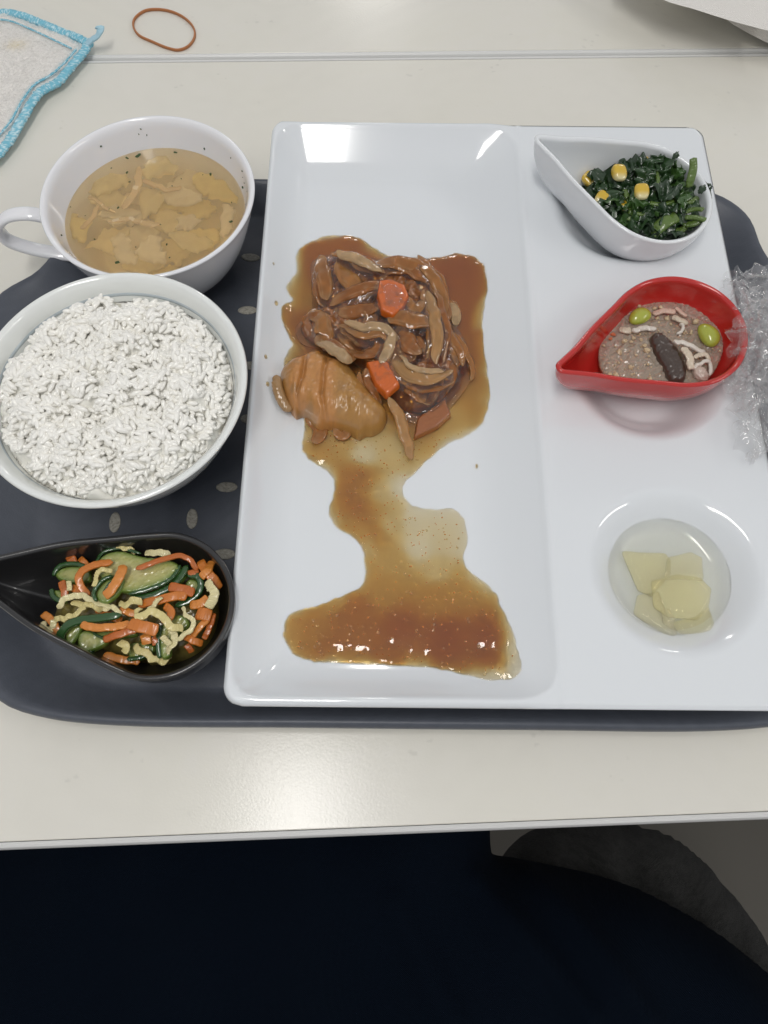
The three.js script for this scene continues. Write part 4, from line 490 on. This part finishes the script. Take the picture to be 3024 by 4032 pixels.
// ---------------------------------------------------------------- spinach and corn in the white bowl
{
  const dark = [phys([0.016, 0.042, 0.014], { roughness: 0.3, clearcoat: 0.6, clearcoatRoughness: 0.15 }), phys([0.024, 0.060, 0.018], { roughness: 0.3, clearcoat: 0.6, clearcoatRoughness: 0.15 }), phys([0.045, 0.105, 0.022], { roughness: 0.35, clearcoat: 0.5, clearcoatRoughness: 0.15 })];
  const light = phys([0.10, 0.165, 0.03], { roughness: 0.35, clearcoat: 0.6, clearcoatRoughness: 0.12 });
  mesh('packed_spinach', slab(smooth([[0.1113,-.3267],[0.1156,-.3358],[0.1282,-.3394],[0.1462,-.3443],[0.1611,-.3375],[0.169,-.3263],[0.1676,-.3107],[0.1617,-.2987],[0.1502,-.2943],[0.1391,-.2995],[0.1253,-.3124],[0.1157,-.3189]], 4), 0.0012, (x, z, d) => 0.033 + 0.011 * edge(d, 0.013) + 0.002 * fbm(x * 260, 0, z * 260, 3), () => 0.0305), dark[0], 'dark packed bottom of the spinach serving', 'spinach');
  const leafSpots = [...[[0.1337,0.0505,-.334],[0.1375,0.053,-.3292],[0.1442,0.0525,-.3343],[0.1479,0.0535,-.3265],[0.1537,0.0525,-.3232],[0.1591,0.0505,-.3209],[0.1636,0.0485,-.3175],[0.1394,0.054,-.3204],[0.1457,0.0535,-.3155],[0.1526,0.0515,-.3122],[0.1176,0.046,-.3317],[0.1193,0.048,-.3196],[0.114,0.044,-.3247],[0.1236,0.049,-.3154],[0.1264,0.049,-.31],[0.1223,0.0475,-.307],[0.1355,0.05,-.3048],[0.1383,0.0495,-.2989],[0.1434,0.051,-.3039],[0.1339,0.0475,-.2986],[0.147,0.0515,-.3078],[0.1559,0.049,-.306],[0.1551,0.0455,-.2965],[0.119,0.0465,-.3123],[0.129,0.049,-.3035],[0.1442,0.054,-.3249],[0.1521,0.051,-.3326],[0.1378,0.0525,-.3164],[0.13,0.0515,-.3262],[0.1591,0.0495,-.312],[0.1422,0.047,-.2971]]];
  leafSpots.forEach((p, i) => {
    const s = R(0.0072, 0.0108), seed = i * 3.7, g = surf((u, v) => {
      const a = (u - 0.5) * 2, b = (v - 0.5) * 2, w = Math.sqrt(Math.max(0.02, 1 - 0.8 * b * b)) * (1 + 0.35 * n3(b * 2.2, seed, a > 0 ? 3 : 8)), x = a * w * s * 0.8, z = b * s * (1 + 0.12 * n3(a * 2, seed, 1));
      const y = s * (0.42 * n3(a * 1.2 + seed, b * 0.9, 0) + 0.18 * n3(a * 2.8, b * 1.6, seed) + 0.07 * n3(a * 7, b * 4, seed)) - 0.35 * s * a * a;
      return [x + 0.25 * s * n3(a * 2, b * 2, seed + 9), y, z];
    }, 22, 26);
    const m = mesh('spinach_leaf', g, dark[i % 5 === 4 ? 2 : i % 2], 'dark green crumpled spinach leaf heaped in the white bowl', 'spinach', 'dark spinach leaves in the white bowl');
    m.position.set(p[0], p[1] - 0.0005, p[2]); m.rotation.set(R(-0.7, 0.7), R(0, 6.28), R(-0.7, 0.7));
  });
  [[[[0.1595,0.0655,-.3244],[0.1603,0.062,-.3211],[0.16,0.0575,-.3171],[0.1605,0.054,-.3157]], 58, 'upright light green spinach stem against the bowl rim'], [[[0.1533,0.0495,-.3002],[0.1469,0.05,-.2964],[0.1424,0.0475,-.2934],[0.1401,0.045,-.292]], 95, 'broad light green spinach stem at the near side'], [[[0.1386,0.0525,-.3065],[0.1445,0.053,-.305],[0.1517,0.0525,-.3081]], 32, 'thin bright stem lying beside the corn kernel'], [[[0.1283,0.051,-.308],[0.1286,0.051,-.3016],[0.1277,0.0485,-.2976]], 34, 'short forked stem between the leaves'], [[[0.1297,0.0512,-.3009],[0.1338,0.051,-.3001],[0.1366,0.0505,-.3017]], 26, 'small stem end below the corn kernel'], [[[0.1571,0.05,-.2992],[0.1611,0.052,-.2974],[0.1656,0.0545,-.2933]], 40, 'thin stem pointing over the bowl wall'], [[[0.1576,0.05,-.3029],[0.1616,0.0525,-.3025],[0.1649,0.0555,-.2994]], 36, 'stem with a curled tip near the bowl wall'], [[[0.1571,0.0495,-.3099],[0.1629,0.05,-.3105],[0.166,0.0502,-.3125]], 42, 'short bright stem piece near the round end'], [[[0.1585,0.0475,-.2968],[0.1616,0.05,-.2956],[0.1638,0.052,-.2963]], 60, 'wide stem piece low at the round end'], [[[0.1521,0.044,-.2952],[0.1568,0.045,-.2954],[0.1593,0.046,-.2982]], 50, 'stem piece tucked under the near leaves'], [[[0.1209,0.047,-.3324],[0.1172,0.047,-.3295],[0.1139,0.0455,-.3277]], 34, 'stem beside the corn at the spout end'], [[[0.1421,0.053,-.3127],[0.1444,0.054,-.3205],[0.1443,0.0535,-.3276]], 28, 'stem running over the dark leaves'], [[[0.127,0.051,-.3167],[0.1277,0.051,-.3124],[0.1287,0.0505,-.3085]], 40, 'green stem between the two corn kernels']].forEach(([p, w, l]) => mesh('spinach_shoot', sweep(p, { w: w * 0.000075, th: w * 0.00002 + 0.0005, n: 30, m: 14, e: 0.6, cap: 0.05, rough: 0.0003, curl: -0.0004, twist: R(-0.3, 0.3) }), light, l, 'spinach'));
  const cornGeo = tint(lump((d) => { const k = (v, e) => Math.sign(v) * Math.pow(Math.abs(v), e), t = d.z, w = 1 - 0.22 * Math.max(0, t) - 0.0 * t; return [0.0032 * k(d.x, 0.55) * w, 0.0021 * k(d.y, 0.7) * (1 - 0.25 * Math.max(0, t)) - 0.0003 * (1 - t * t), 0.0038 * k(d.z, 0.65)]; }, 2), (x, y, z) => mix3([0.64, 0.42, 0.035], [0.70, 0.62, 0.33], sm(0.0004, 0.0036, z)));
  const cornMat = phys([1, 1, 1], { vertexColors: true, roughness: 0.22, clearcoat: 0.8, clearcoatRoughness: 0.08 });
  for (const [p, ry, rx, s, l] of [[[0.124,0.0535,-.3246], 0.1, 0.15, 1.05, 'pale corn kernel sitting beside the dark leaves'], [[0.1335,0.0555,-.3096], 0.0, 0.1, 1.0, 'bright yellow corn kernel on top of the spinach'], [[0.1109,0.0445,-.3292], 0.8, 0.3, 0.95, 'corn kernel at the spout end of the spinach'], [[0.1153,0.0465,-.3139], -0.6, 0.2, 0.9, 'corn kernel half hidden by the near bowl wall'], [[0.1398,0.051,-.3378], 0.5, 0.2, 0.5, 'tiny bit of corn behind the dark leaves'], [[0.1262,0.0485,-.3067], 0.6, 0.2, 0.6, 'scrap of corn between the stems']]) { const m = mesh('corn_kernel', cornGeo, cornMat, l, 'corn'); m.position.set(p[0], p[1] + 0.0012, p[2]); m.rotation.set(rx, ry, R(-0.2, 0.2)); m.scale.setScalar(s * 1.2); }
  for (const [p, s] of [[[0.153,0.0605,-.3312], 1.1], [[0.165,0.0575,-.3109], 1.4], [[0.1524,0.0585,-.3296], 0.5]]) { const m = mesh('leaf_scrap', lump((d) => { const q = 1 + 0.6 * n3(d.x * 2, d.y, d.z * 2 + s * 9); return [0.0016 * d.x * q, 0.0004 * d.y, 0.0011 * d.z * q]; }, 1), dark[0], 'dark scrap of spinach stuck to the white bowl wall', 'spinach', 'spinach scraps on the bowl wall'); m.position.set(...p); m.scale.setScalar(s); m.rotation.set(0.5, 1, 0.5); }
}

// ---------------------------------------------------------------- thick stew in the red bowl
{
  const ry = 0.0425;
  mesh('stew_sauce', slab(smooth([[0.1056,-.2112],[0.1062,-.2216],[0.1121,-.2324],[0.1206,-.242],[0.1304,-.2482],[0.1422,-.2506],[0.1542,-.2493],[0.1617,-.2434],[0.1683,-.2348],[0.1685,-.2232],[0.1636,-.2118],[0.1556,-.2024],[0.1439,-.1972],[0.1294,-.197],[0.1168,-.2002],[0.1085,-.2052]], 5), 0.0009, (x, z, d) => ry + 0.0012 * edge(d, 0.006) + 0.0014 * fbm(x * 260, 4, z * 260, 3) * clamp(d / 0.003), (x, z, d) => ry - 0.0002 - 0.0085 * edge(d, 0.012)), phys([0.84, 0.72, 0.57], { roughness: 0.08, transmission: 0.66, thickness: 0.006, ior: 1.13, attenuationColor: col(0.74, 0.62, 0.46), attenuationDistance: 0.014, bumpMap: rep(softNoise, 30), bumpScale: 0.0006, clearcoat: 1, clearcoatRoughness: 0.04 }), 'glossy grey brown thickened sauce in the red bowl', 'sauce');
  const bean = lump((d) => [0.0061 * d.x * (1 - 0.06 * d.x), 0.0034 * d.y, 0.0043 * d.z * (1 + 0.07 * d.x) - 0.0006 * (1 - d.x * d.x)], 2), bm = phys([0.38, 0.42, 0.052], { roughness: 0.22, clearcoat: 0.8, clearcoatRoughness: 0.06 });
  for (const [p, a, l, s] of [[[0.1281,0.0452,-.2389], 0.5, 'green edamame bean at the spout side of the stew', 1], [[0.1602,0.0455,-.2276], -1.15, 'green edamame bean by the plastic wrap side of the red bowl', 1.12]]) { const m = mesh('edamame_bean', bean, bm, l, 'bean'); m.position.set(...p); m.rotation.y = a; m.scale.setScalar(s); }
  mesh('mushroom_slice', chunk(smooth([[0.1312,-.2258],[0.1335,-.2296],[0.1369,-.2303],[0.1406,-.2272],[0.1443,-.222],[0.1468,-.2147],[0.1469,-.2053],[0.1439,-.2007],[0.1385,-.2009],[0.1358,-.209],[0.1325,-.2188]], 5), 0.0428, 0.0042, 0, 0, 0.0042, 0.0005), phys([0.055, 0.034, 0.024], { roughness: 0.28, clearcoat: 0.8, clearcoatRoughness: 0.1 }), 'dark brown mushroom slice in the middle of the stew', 'mushroom');
  const fm = [phys([0.62, 0.52, 0.40], { roughness: 0.35, clearcoat: 0.6 }), phys([0.66, 0.60, 0.53], { roughness: 0.35, clearcoat: 0.6 }), phys([0.62, 0.42, 0.33], { roughness: 0.35, clearcoat: 0.6 })];
  [[[[0.1225,0.0455,-.23],[0.128,0.0462,-.2315],[0.1351,0.0455,-.2317]], 32, 1], [[[0.1343,0.0452,-.2413],[0.1398,0.046,-.2417],[0.1462,0.0452,-.2423]], 34, 2], [[[0.141,0.0485,-.2221],[0.1464,0.0488,-.2209],[0.1524,0.0475,-.2187],[0.1574,0.0455,-.2177]], 28, 1], [[[0.145,0.0482,-.2189],[0.1479,0.0482,-.2135],[0.1473,0.0475,-.2063]], 42, 0], [[[0.1492,0.0462,-.2074],[0.1529,0.0468,-.2104],[0.1581,0.0462,-.2117],[0.1577,0.045,-.2046]], 22, 1], [[[0.1506,0.0465,-.2138],[0.1558,0.0468,-.2154],[0.1585,0.046,-.2125]], 26, 0], [[[0.144,0.0455,-.2392],[0.1468,0.0462,-.2371],[0.1509,0.0455,-.2342]], 32, 0], [[[0.145,0.0455,-.2281],[0.1478,0.046,-.2319],[0.1469,0.0452,-.2351]], 18, 1], [[[0.147,0.0445,-.2453],[0.1489,0.045,-.2422],[0.1516,0.0448,-.2397]], 22, 2], [[[0.1166,0.0448,-.2317],[0.1193,0.0452,-.2305],[0.1224,0.045,-.2314]], 40, 0]].forEach(([p, w, k]) => mesh('surimi_shred', sweep(p, { w: w * 0.00009, th: 0.0016, n: 28, m: 10, cap: 0.15, rough: 0.00035, twist: R(-0.6, 0.6), wob: 0.0005 }), fm[k], ['cream coloured shred lying in the red bowl stew', 'white curled shred lying in the red bowl stew', 'pinkish shred lying in the red bowl stew'][k], 'shred', ['cream shreds in the stew', 'white shreds in the stew', 'pinkish shreds in the stew'][k]));
  const bit = [0, 1, 2].map((k) => lump((d) => { const q = 1 + 0.4 * n3(d.x * 1.5 + k * 5, d.y * 1.5, d.z * 1.5); return [d.x * q, 0.7 * d.y * q, 0.75 * d.z * q]; }, 1)), bitMat = [phys([0.58, 0.44, 0.27], { roughness: 0.4, clearcoat: 0.5 }), phys([0.55, 0.13, 0.04], { roughness: 0.4, clearcoat: 0.5 })];
  const bits = [[0.1287,-.2463,18],[0.1361,-.245,24],[0.1396,-.2453,26],[0.1188,-.225,26],[0.1221,-.2248,18],[0.1155,-.2184,30],[0.1292,-.2194,34],[0.1285,-.2225,24],[0.1417,-.2387,28],[0.156,-.237,34],[0.1201,-.2098,26],[0.1287,-.203,26],[0.1123,-.2051,34],[0.1094,-.2051,28],[0.1235,-.2268,20],[0.1271,-.226,18],[0.1405,-.2045,16],[0.141,-.2135,14],[0.1547,-.2171,22],[0.1655,-.2251,14],[0.1654,-.2199,14],[0.1188,-.2317,30],[0.129,-.2057,12],[0.1082,-.2223,16],[0.114,-.2219,12],[0.153,-.2312,16],[0.15,-.2311,14],[0.1432,-.2355,16],[0.1373,-.2364,14],[0.1238,-.2168,14],[0.129,-.2117,14],[0.1145,-.2124,14]];
  { const r3 = mulberry(9), ring = smooth([[0.1071,-.2114],[0.1118,-.2289],[0.1254,-.2435],[0.144,-.2474],[0.1596,-.2402],[0.1656,-.226],[0.1595,-.2103],[0.1454,-.2033],[0.1236,-.2031]], 4); while (bits.length < 78) { const x = lerp(0.10, 0.175, r3()), z = lerp(-0.25, -0.19, r3()); if (nearest(ring, x, z).d > 0.001) bits.push([x, z, 7 + 15 * r3() * r3()]); } }
  for (const [x, z, r] of bits) { const m = mesh('minced_bit', bit[Math.floor(rnd() * 3)], bitMat[0], 'small beige minced bit in the red bowl stew', 'mince', 'beige minced bits in the stew'); m.position.set(x, 0.0439 + r * 0.00001, z); m.scale.setScalar(r * 0.00005); m.rotation.y = rnd() * 6; }
  for (const [x, z, r] of [[0.1134,-.2291,22],[0.112,-.2264,20],[0.1142,-.2287,14]]) { const m = mesh('carrot_bit', bit[1], bitMat[1], 'tiny orange bit at the spout side of the stew', 'carrot', 'orange bits in the stew'); m.position.set(x, 0.0440, z); m.scale.setScalar(r * 0.00005); }
  const shell = mesh('shellfish_bit', lump((d) => { const q = 1 + 0.12 * n3(d.x * 3, d.y * 3, d.z * 3); return [0.0034 * d.x * q, 0.0026 * d.y * q, 0.0046 * d.z * q]; }, 2), phys([0.55, 0.43, 0.36], { roughness: 0.2, clearcoat: 1 }), 'pale translucent pink lump at the near wall of the red bowl', 'seafood'); shell.position.set(...[0.1536,0.0445,-.2063]); shell.rotation.y = 0.5;
}

// ---------------------------------------------------------------- pineapple in the near well
{
  const [wx, wz] = wells[2], level = 0.0278; let r = 0.012; while (plateY(wx + r, wz) < level) r += 0.0001;
  const ring = []; for (let i = 0; i < 72; i++) { const a = i / 72 * 2 * Math.PI; ring.push([wx + r * Math.cos(a), wz + r * Math.sin(a)]); }
  mesh('fruit_syrup', slab(ring, 0.0012, (x, z, d) => level + 0.00025 * (1 - clamp(d / 0.003)), (x, z, d) => d <= 0 ? level : Math.min(level - 0.00005, plateY(x, z) - 0.0003)), phys([1, 1, 0.98], { roughness: 0.02, transmission: 0.98, thickness: 0.004, ior: 1.12, clearcoat: 1, clearcoatRoughness: 0.01, attenuationColor: col(0.96, 0.93, 0.70), attenuationDistance: 0.026 }), 'shallow pale syrup in the plate well with the pineapple', 'syrup');
  const pm = [...[[1, 0.97, 0.80], [1, 0.975, 0.86]].map((c) => phys(c, { roughness: 0.22, transmission: 0.88, thickness: 0.004, ior: 1.06, attenuationColor: col(0.97, 0.92, 0.60), attenuationDistance: 0.016, clearcoat: 0.8, clearcoatRoughness: 0.04 }))];
  [[[[0.1128,-.1187],[0.1299,-.1182],[0.1319,-.1151],[0.1309,-.1093],[0.1227,-.1004],[0.1176,-.1028],[0.1162,-.1073]], 0.0258, 0.0032, 'flat triangular pineapple piece with a straight edge'], [[[0.133,-.1166],[0.142,-.1191],[0.1464,-.1168],[0.1458,-.1072],[0.1355,-.1078],[0.1305,-.1071]], 0.0262, 0.0036, 'squarish pineapple piece behind the topmost piece'], [[[0.1244,-.1041],[0.1337,-.1068],[0.1425,-.1055],[0.1463,-.1007],[0.1447,-.0945],[0.1401,-.0889],[0.129,-.09],[0.1242,-.0936]], 0.0285, 0.0050, 'topmost rounded pineapple piece in the well'], [[[0.1171,-.0977],[0.1256,-.0996],[0.1273,-.0929],[0.1306,-.0826],[0.1279,-.08],[0.115,-.0904]], 0.0258, 0.0032, 'long pineapple wedge at the near left of the well'], [[[0.1313,-.0865],[0.1413,-.0896],[0.1463,-.094],[0.1478,-.086],[0.1453,-.0814],[0.1343,-.0819]], 0.0258, 0.0036, 'pineapple piece under the near side of the topmost one'], [[[0.1255,-.0914],[0.1284,-.092],[0.1304,-.0879],[0.1285,-.0838],[0.1254,-.086]], 0.0286, 0.0028, 'small pineapple scrap leaning on the long wedge']].forEach(([o, b, T, l], i) => mesh('pineapple_piece', chunk(smooth(straight(o.map(([x, z], k, all) => { const mx = all.reduce((q, e) => q + e[0], 0) / all.length, mz = all.reduce((q, e) => q + e[1], 0) / all.length; return [mx + (x - mx) * 1.2, mz + (z - mz) * 1.2]; }), 3), 2), b, T, i === 2 ? 0.05 : 0, 0, 0.0030, 0.0004), pm[i % 2], l, 'pineapple'));
}
// ---------------------------------------------------------------- rubber band, towel, cloth, wrap
{
  const pts = [[-.1764,0.0011,-.5112],[-.1758,0.0011,-.519],[-.1698,0.0011,-.5262],[-.1604,0.0011,-.5276],[-.1504,0.0011,-.5249],[-.1406,0.0011,-.5179],[-.134,0.0011,-.508],[-.133,0.0011,-.4988],[-.1366,0.0011,-.4905],[-.1425,0.0011,-.4872],[-.1495,0.0011,-.4888],[-.1606,0.0011,-.4947],[-.1714,0.0011,-.5016]];
  mesh('rubber_band', sweep(pts, { w: 0.0013, th: 0.0019, n: 140, m: 10, e: 0.6, closed: true }), phys([0.42, 0.16, 0.055], { roughness: 0.5 }), 'orange brown rubber band lying on the far table', 'rubber band');
}
{
  const t = thing('hand_towel', 'white terry towel corner with bright blue stitched edging', 'towel');
  const o = smooth([...[[-.322,-.5214],[-.2953,-.5202],[-.2685,-.5187],[-.2577,-.5173],[-.2404,-.5093],[-.2231,-.5004],[-.2129,-.4952],[-.2046,-.4886],[-.2048,-.4804],[-.212,-.4643],[-.2179,-.4514],[-.2267,-.4442],[-.2314,-.4317],[-.2357,-.4127],[-.2402,-.3956],[-.2497,-.3763],[-.2606,-.3396]], [-0.42, -0.30], [-0.46, -0.42]], 4);
  const wave = (x, z) => 0.0022 + 0.0022 * (0.5 + 0.5 * n3(x * 22, 2, z * 22)) + 0.0016 * (0.5 + 0.5 * n3(x * 50, 5, z * 50));
  part(t, 'terry_cloth', slab(o, 0.0009, (x, z, d) => wave(x, z) + 0.002 * edge(d, 0.003) + 0.00045 * n3(x * 900, 1, z * 900) + 0.0005 * n3(x * 520, 8, z * 520), (x, z) => 0.0004, (x, z, d) => { const w = 0.5 + 0.5 * n3(x * 760, 3, z * 760), band = sm(0.0075, 0.0055, d) * (d > 0.003 ? 1 : 0.4); const st = [-.2503,0.004,-.4842]; const y = Math.exp(-((((x - st[0]) / 0.007) ** 2) + (((z - st[2]) / 0.005) ** 2))) * (0.6 + 0.4 * n3(x * 500, 0, z * 500)); return mix3(mix3([0.93, 0.90, 0.86], [0.32, 0.60, 0.70], band * 0.55 * w), [0.72, 0.56, 0.22], clamp(y * 0.6)); }), phys([1, 1, 1], { vertexColors: true, roughness: 0.95, bumpMap: rep(fineNoise, 22), bumpScale: 0.0011, map: rep(tile(256, (u, v) => { const q = 0.95 + 0.14 * tor(u, v, 70, 71) + 0.10 * tor(u, v, 130, 73) + 0.08 * tor(u, v, 14, 75); return [q, q, q * 0.99]; }), 22) }));
  const blue = phys([1, 1, 1], { vertexColors: true, roughness: 0.85 });
  const bumpy = (g, f = 700) => tint(g, (x, y, z) => { const w = n3(x * f, y * f, z * f); return mix3([0.19, 0.50, 0.63], [0.62, 0.80, 0.85], sm(0.05, 0.6, w)); });
  part(t, 'edging', bumpy(sweep([[-.2998,0.0052,-.5196],[-.2677,0.0052,-.5173],[-.2566,0.0055,-.5154],[-.2393,0.0058,-.5072],[-.2218,0.0062,-.4973],[-.2116,0.0062,-.4925],[-.201,0.0058,-.4862]], { w: 0.0056, th: 0.0030, n: 150, m: 14, rough: 0.0005, cap: 0.02, wob: 0.0004, wf: 300 })), blue);
  part(t, 'edging', bumpy(sweep([[-.201,0.0055,-.4888],[-.2038,0.0058,-.478],[-.2107,0.006,-.4614],[-.2169,0.0055,-.4492],[-.2253,0.006,-.4412],[-.2299,0.0062,-.4286],[-.2345,0.0058,-.4102],[-.2392,0.0055,-.394],[-.2459,0.0055,-.3798]], { w: 0.0060, th: 0.0030, n: 150, m: 14, rough: 0.0005, cap: 0.02, wob: 0.0004, wf: 300 })), blue);
  part(t, 'seam_stitching', bumpy(sweep([[-.2749,0.0078,-.5073],[-.2577,0.008,-.5049],[-.2415,0.0082,-.4965],[-.224,0.0086,-.4858],[-.2107,0.008,-.4782]], { w: 0.0011, th: 0.0011, n: 90, m: 8, rough: 0.0003, cap: 0.02 })), blue);
  part(t, 'seam_stitching', bumpy(sweep([[-.2076,0.008,-.478],[-.2133,0.0084,-.4643],[-.2207,0.008,-.4533],[-.2289,0.0084,-.4443],[-.2342,0.0084,-.4305],[-.2387,0.008,-.4121],[-.2445,0.008,-.3976]], { w: 0.0011, th: 0.0011, n: 90, m: 8, rough: 0.0003, cap: 0.02 })), blue);
  part(t, 'hanging_loop', sweep([[-.2033,0.006,-.4851],[-.1982,0.009,-.4853],[-.1927,0.013,-.4849],[-.1907,0.016,-.4863],[-.191,0.017,-.4881]], { w: 0.006, th: 0.0022, n: 30, m: 12, rough: 0.0004, cap: 0.12 }), phys([0.42, 0.64, 0.74], { roughness: 0.85 }));
}
{ // folded canvas whose upper layer juts out over the table
  const t = thing('folded_canvas', 'cream woven canvas fold overhanging the far table', 'cloth');
  const weave = phys([0.80, 0.775, 0.73], { roughness: 0.9, bumpMap: rep(twill, 26), bumpScale: 0.0003 });
  const E = [[0.1513,0.028,-.5305],[0.1792,0.029,-.5009],[0.1976,0.0295,-.4915],[0.2179,0.0295,-.4816],[0.242,0.029,-.4727],[0.2707,0.028,-.4642]], c = new THREE.CatmullRomCurve3(E.map(V));
  part(t, 'upper_layer', uvFlat(surf((u, v) => { const p = c.getPoint(u), q = v; // a sheet 2.5 mm thick that runs back and down from its edge
    const k = Math.abs(q * 2 - 1), back = (1 - k) * 0.26, topside = q < 0.5 ? 1 : 0, th = 0.0026 * Math.sqrt(1 - Math.pow(k, 8)) * (topside ? 0.5 : -0.5);
    return [p.x + back * 0.36, p.y + 0.03 * Math.sin(Math.min(1, back / 0.26) * 2.2) + th + 0.012 * back / 0.26 * n3(u * 3, back * 9, 2), p.z - back * 0.93]; }, 70, 80)), weave);
  const F = [[0.2009,0.02,-.5332],[0.2284,0.013,-.5044],[0.2389,0.008,-.5038],[0.2578,0.004,-.4955],[0.2864,0.0032,-.4781]], c2 = new THREE.CatmullRomCurve3(F.map(V));
  part(t, 'lower_layer', uvFlat(surf((u, v) => { const p = c2.getPoint(u), k = Math.abs(v * 2 - 1), back = (1 - k) * 0.22, th = 0.0026 * Math.sqrt(1 - Math.pow(k, 8)) * (v < 0.5 ? 0.5 : -0.5); return [p.x + back * 0.36, Math.max(p.y + 0.06 * back, 0.0018) + th, p.z - back * 0.93]; }, 60, 60)), weave);
}
{ // crumpled cling film beside the red bowl
  const film = phys([0.97, 0.97, 0.97], { roughness: 0.05, transmission: 0.93, thickness: 0, ior: 1.5, side: THREE.DoubleSide });
  const t = thing('cling_film', 'crumpled clear plastic wrap lying beside the red bowl', 'plastic wrap');
  const crumple = (c, s, seed, lift) => { // one wrinkled sheet: sharp creases where folded noise turns over
    const g = surf((u, v) => { const a = (u - 0.5) * 2, b = (v - 0.5) * 2, f = (x, z, q) => 1 - 2 * Math.abs(n3(x, z, q)), h = 0.6 * f(a * 1.2 + seed, b * 1.4, 1) + 0.30 * f(a * 2.3, b * 2.6 + seed, 2) + 0.07 * f(a * 5 + seed, b * 5.5, 3), r = 1 + 0.22 * n3(Math.atan2(b, a) * 1.6, seed, 4);
      return [c[0] + a * s[0] * r + 0.0035 * n3(a * 3, b * 3, seed + 7), Math.max(lift, c[1] + s[1] * (h * 0.8 - 0.9 * (a * a + b * b) + 0.45)), c[2] + b * s[2] * r + 0.0035 * n3(a * 3, b * 3, seed + 17)]; }, 70, 76); return g; };
  [[[0.1939,0.05,-.2443], [0.020, 0.010, 0.024], 1], [[0.1859,0.055,-.2187], [0.019, 0.010, 0.020], 5], [[0.1844,0.05,-.205], [0.013, 0.009, 0.018], 8], [[0.187,0.044,-.1868], [0.019, 0.008, 0.026], 12], [[0.1994,0.044,-.2362], [0.020, 0.012, 0.030], 19], [[0.1952,0.04,-.2035], [0.018, 0.012, 0.036], 23], [[0.1842,0.06,-.2271], [0.014, 0.008, 0.018], 29], [[0.1829,0.048,-.1795], [0.014, 0.006, 0.020], 31]].forEach(([c, s, seed]) => part(t, 'film_fold', crumple(c, s, seed, c[0] > PX1 ? 0.021 : 0.0375), film));
}
// ---------------------------------------------------------------- below the table edge
{
  const o = smooth([...[[0.0802,-.0247],[0.0795,-.0004],[0.0809,0.0153],[0.101,0.0198],[0.1315,0.0251],[0.1617,0.0312],[0.1884,0.0397],[0.2139,0.053],[0.2385,0.0684],[0.2725,0.0981]], [0.31, 0.16], [0.30, 0.30], [0.0, 0.34], [-0.34, 0.30], [-0.36, 0.1], [-0.36, -0.10], [-0.1, -0.12], [0.06, -0.10]], 5);
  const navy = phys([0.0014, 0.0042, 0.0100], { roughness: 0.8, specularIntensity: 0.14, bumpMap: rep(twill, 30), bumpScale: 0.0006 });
  const crease = (x, z, x0, z0, x1, z1) => { const dx = x1 - x0, dz = z1 - z0, t = clamp(((x - x0) * dx + (z - z0) * dz) / (dx * dx + dz * dz)); return Math.hypot(x - x0 - t * dx, z - z0 - t * dz); };
  const a = [0.0611,-.15,0.0283], b = [0.1192,-.15,0.0971], c2 = [0.1007,-.15,0.0228], d2 = [0.1534,-.15,0.0991], e1 = [0.0079,-.15,0.0413], e2 = [0.0424,-.15,0.1022];
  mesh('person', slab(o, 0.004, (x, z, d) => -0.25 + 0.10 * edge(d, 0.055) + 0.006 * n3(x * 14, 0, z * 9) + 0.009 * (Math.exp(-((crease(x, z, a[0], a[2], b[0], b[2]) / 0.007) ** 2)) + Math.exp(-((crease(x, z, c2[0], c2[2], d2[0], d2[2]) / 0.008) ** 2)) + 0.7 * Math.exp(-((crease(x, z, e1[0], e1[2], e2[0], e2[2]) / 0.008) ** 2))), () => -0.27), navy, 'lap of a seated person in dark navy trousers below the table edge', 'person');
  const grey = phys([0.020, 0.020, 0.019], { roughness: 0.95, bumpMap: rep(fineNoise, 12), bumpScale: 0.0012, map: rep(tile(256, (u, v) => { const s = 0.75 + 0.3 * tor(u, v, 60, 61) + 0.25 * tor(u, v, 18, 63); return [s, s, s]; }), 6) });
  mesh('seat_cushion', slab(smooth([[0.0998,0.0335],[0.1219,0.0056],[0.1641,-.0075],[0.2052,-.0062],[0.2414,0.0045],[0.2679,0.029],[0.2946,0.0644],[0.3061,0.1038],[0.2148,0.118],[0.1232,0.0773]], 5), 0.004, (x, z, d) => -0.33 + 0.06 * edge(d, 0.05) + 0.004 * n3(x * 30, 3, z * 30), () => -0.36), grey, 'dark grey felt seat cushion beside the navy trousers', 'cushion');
}



renderer.render(scene, camera);
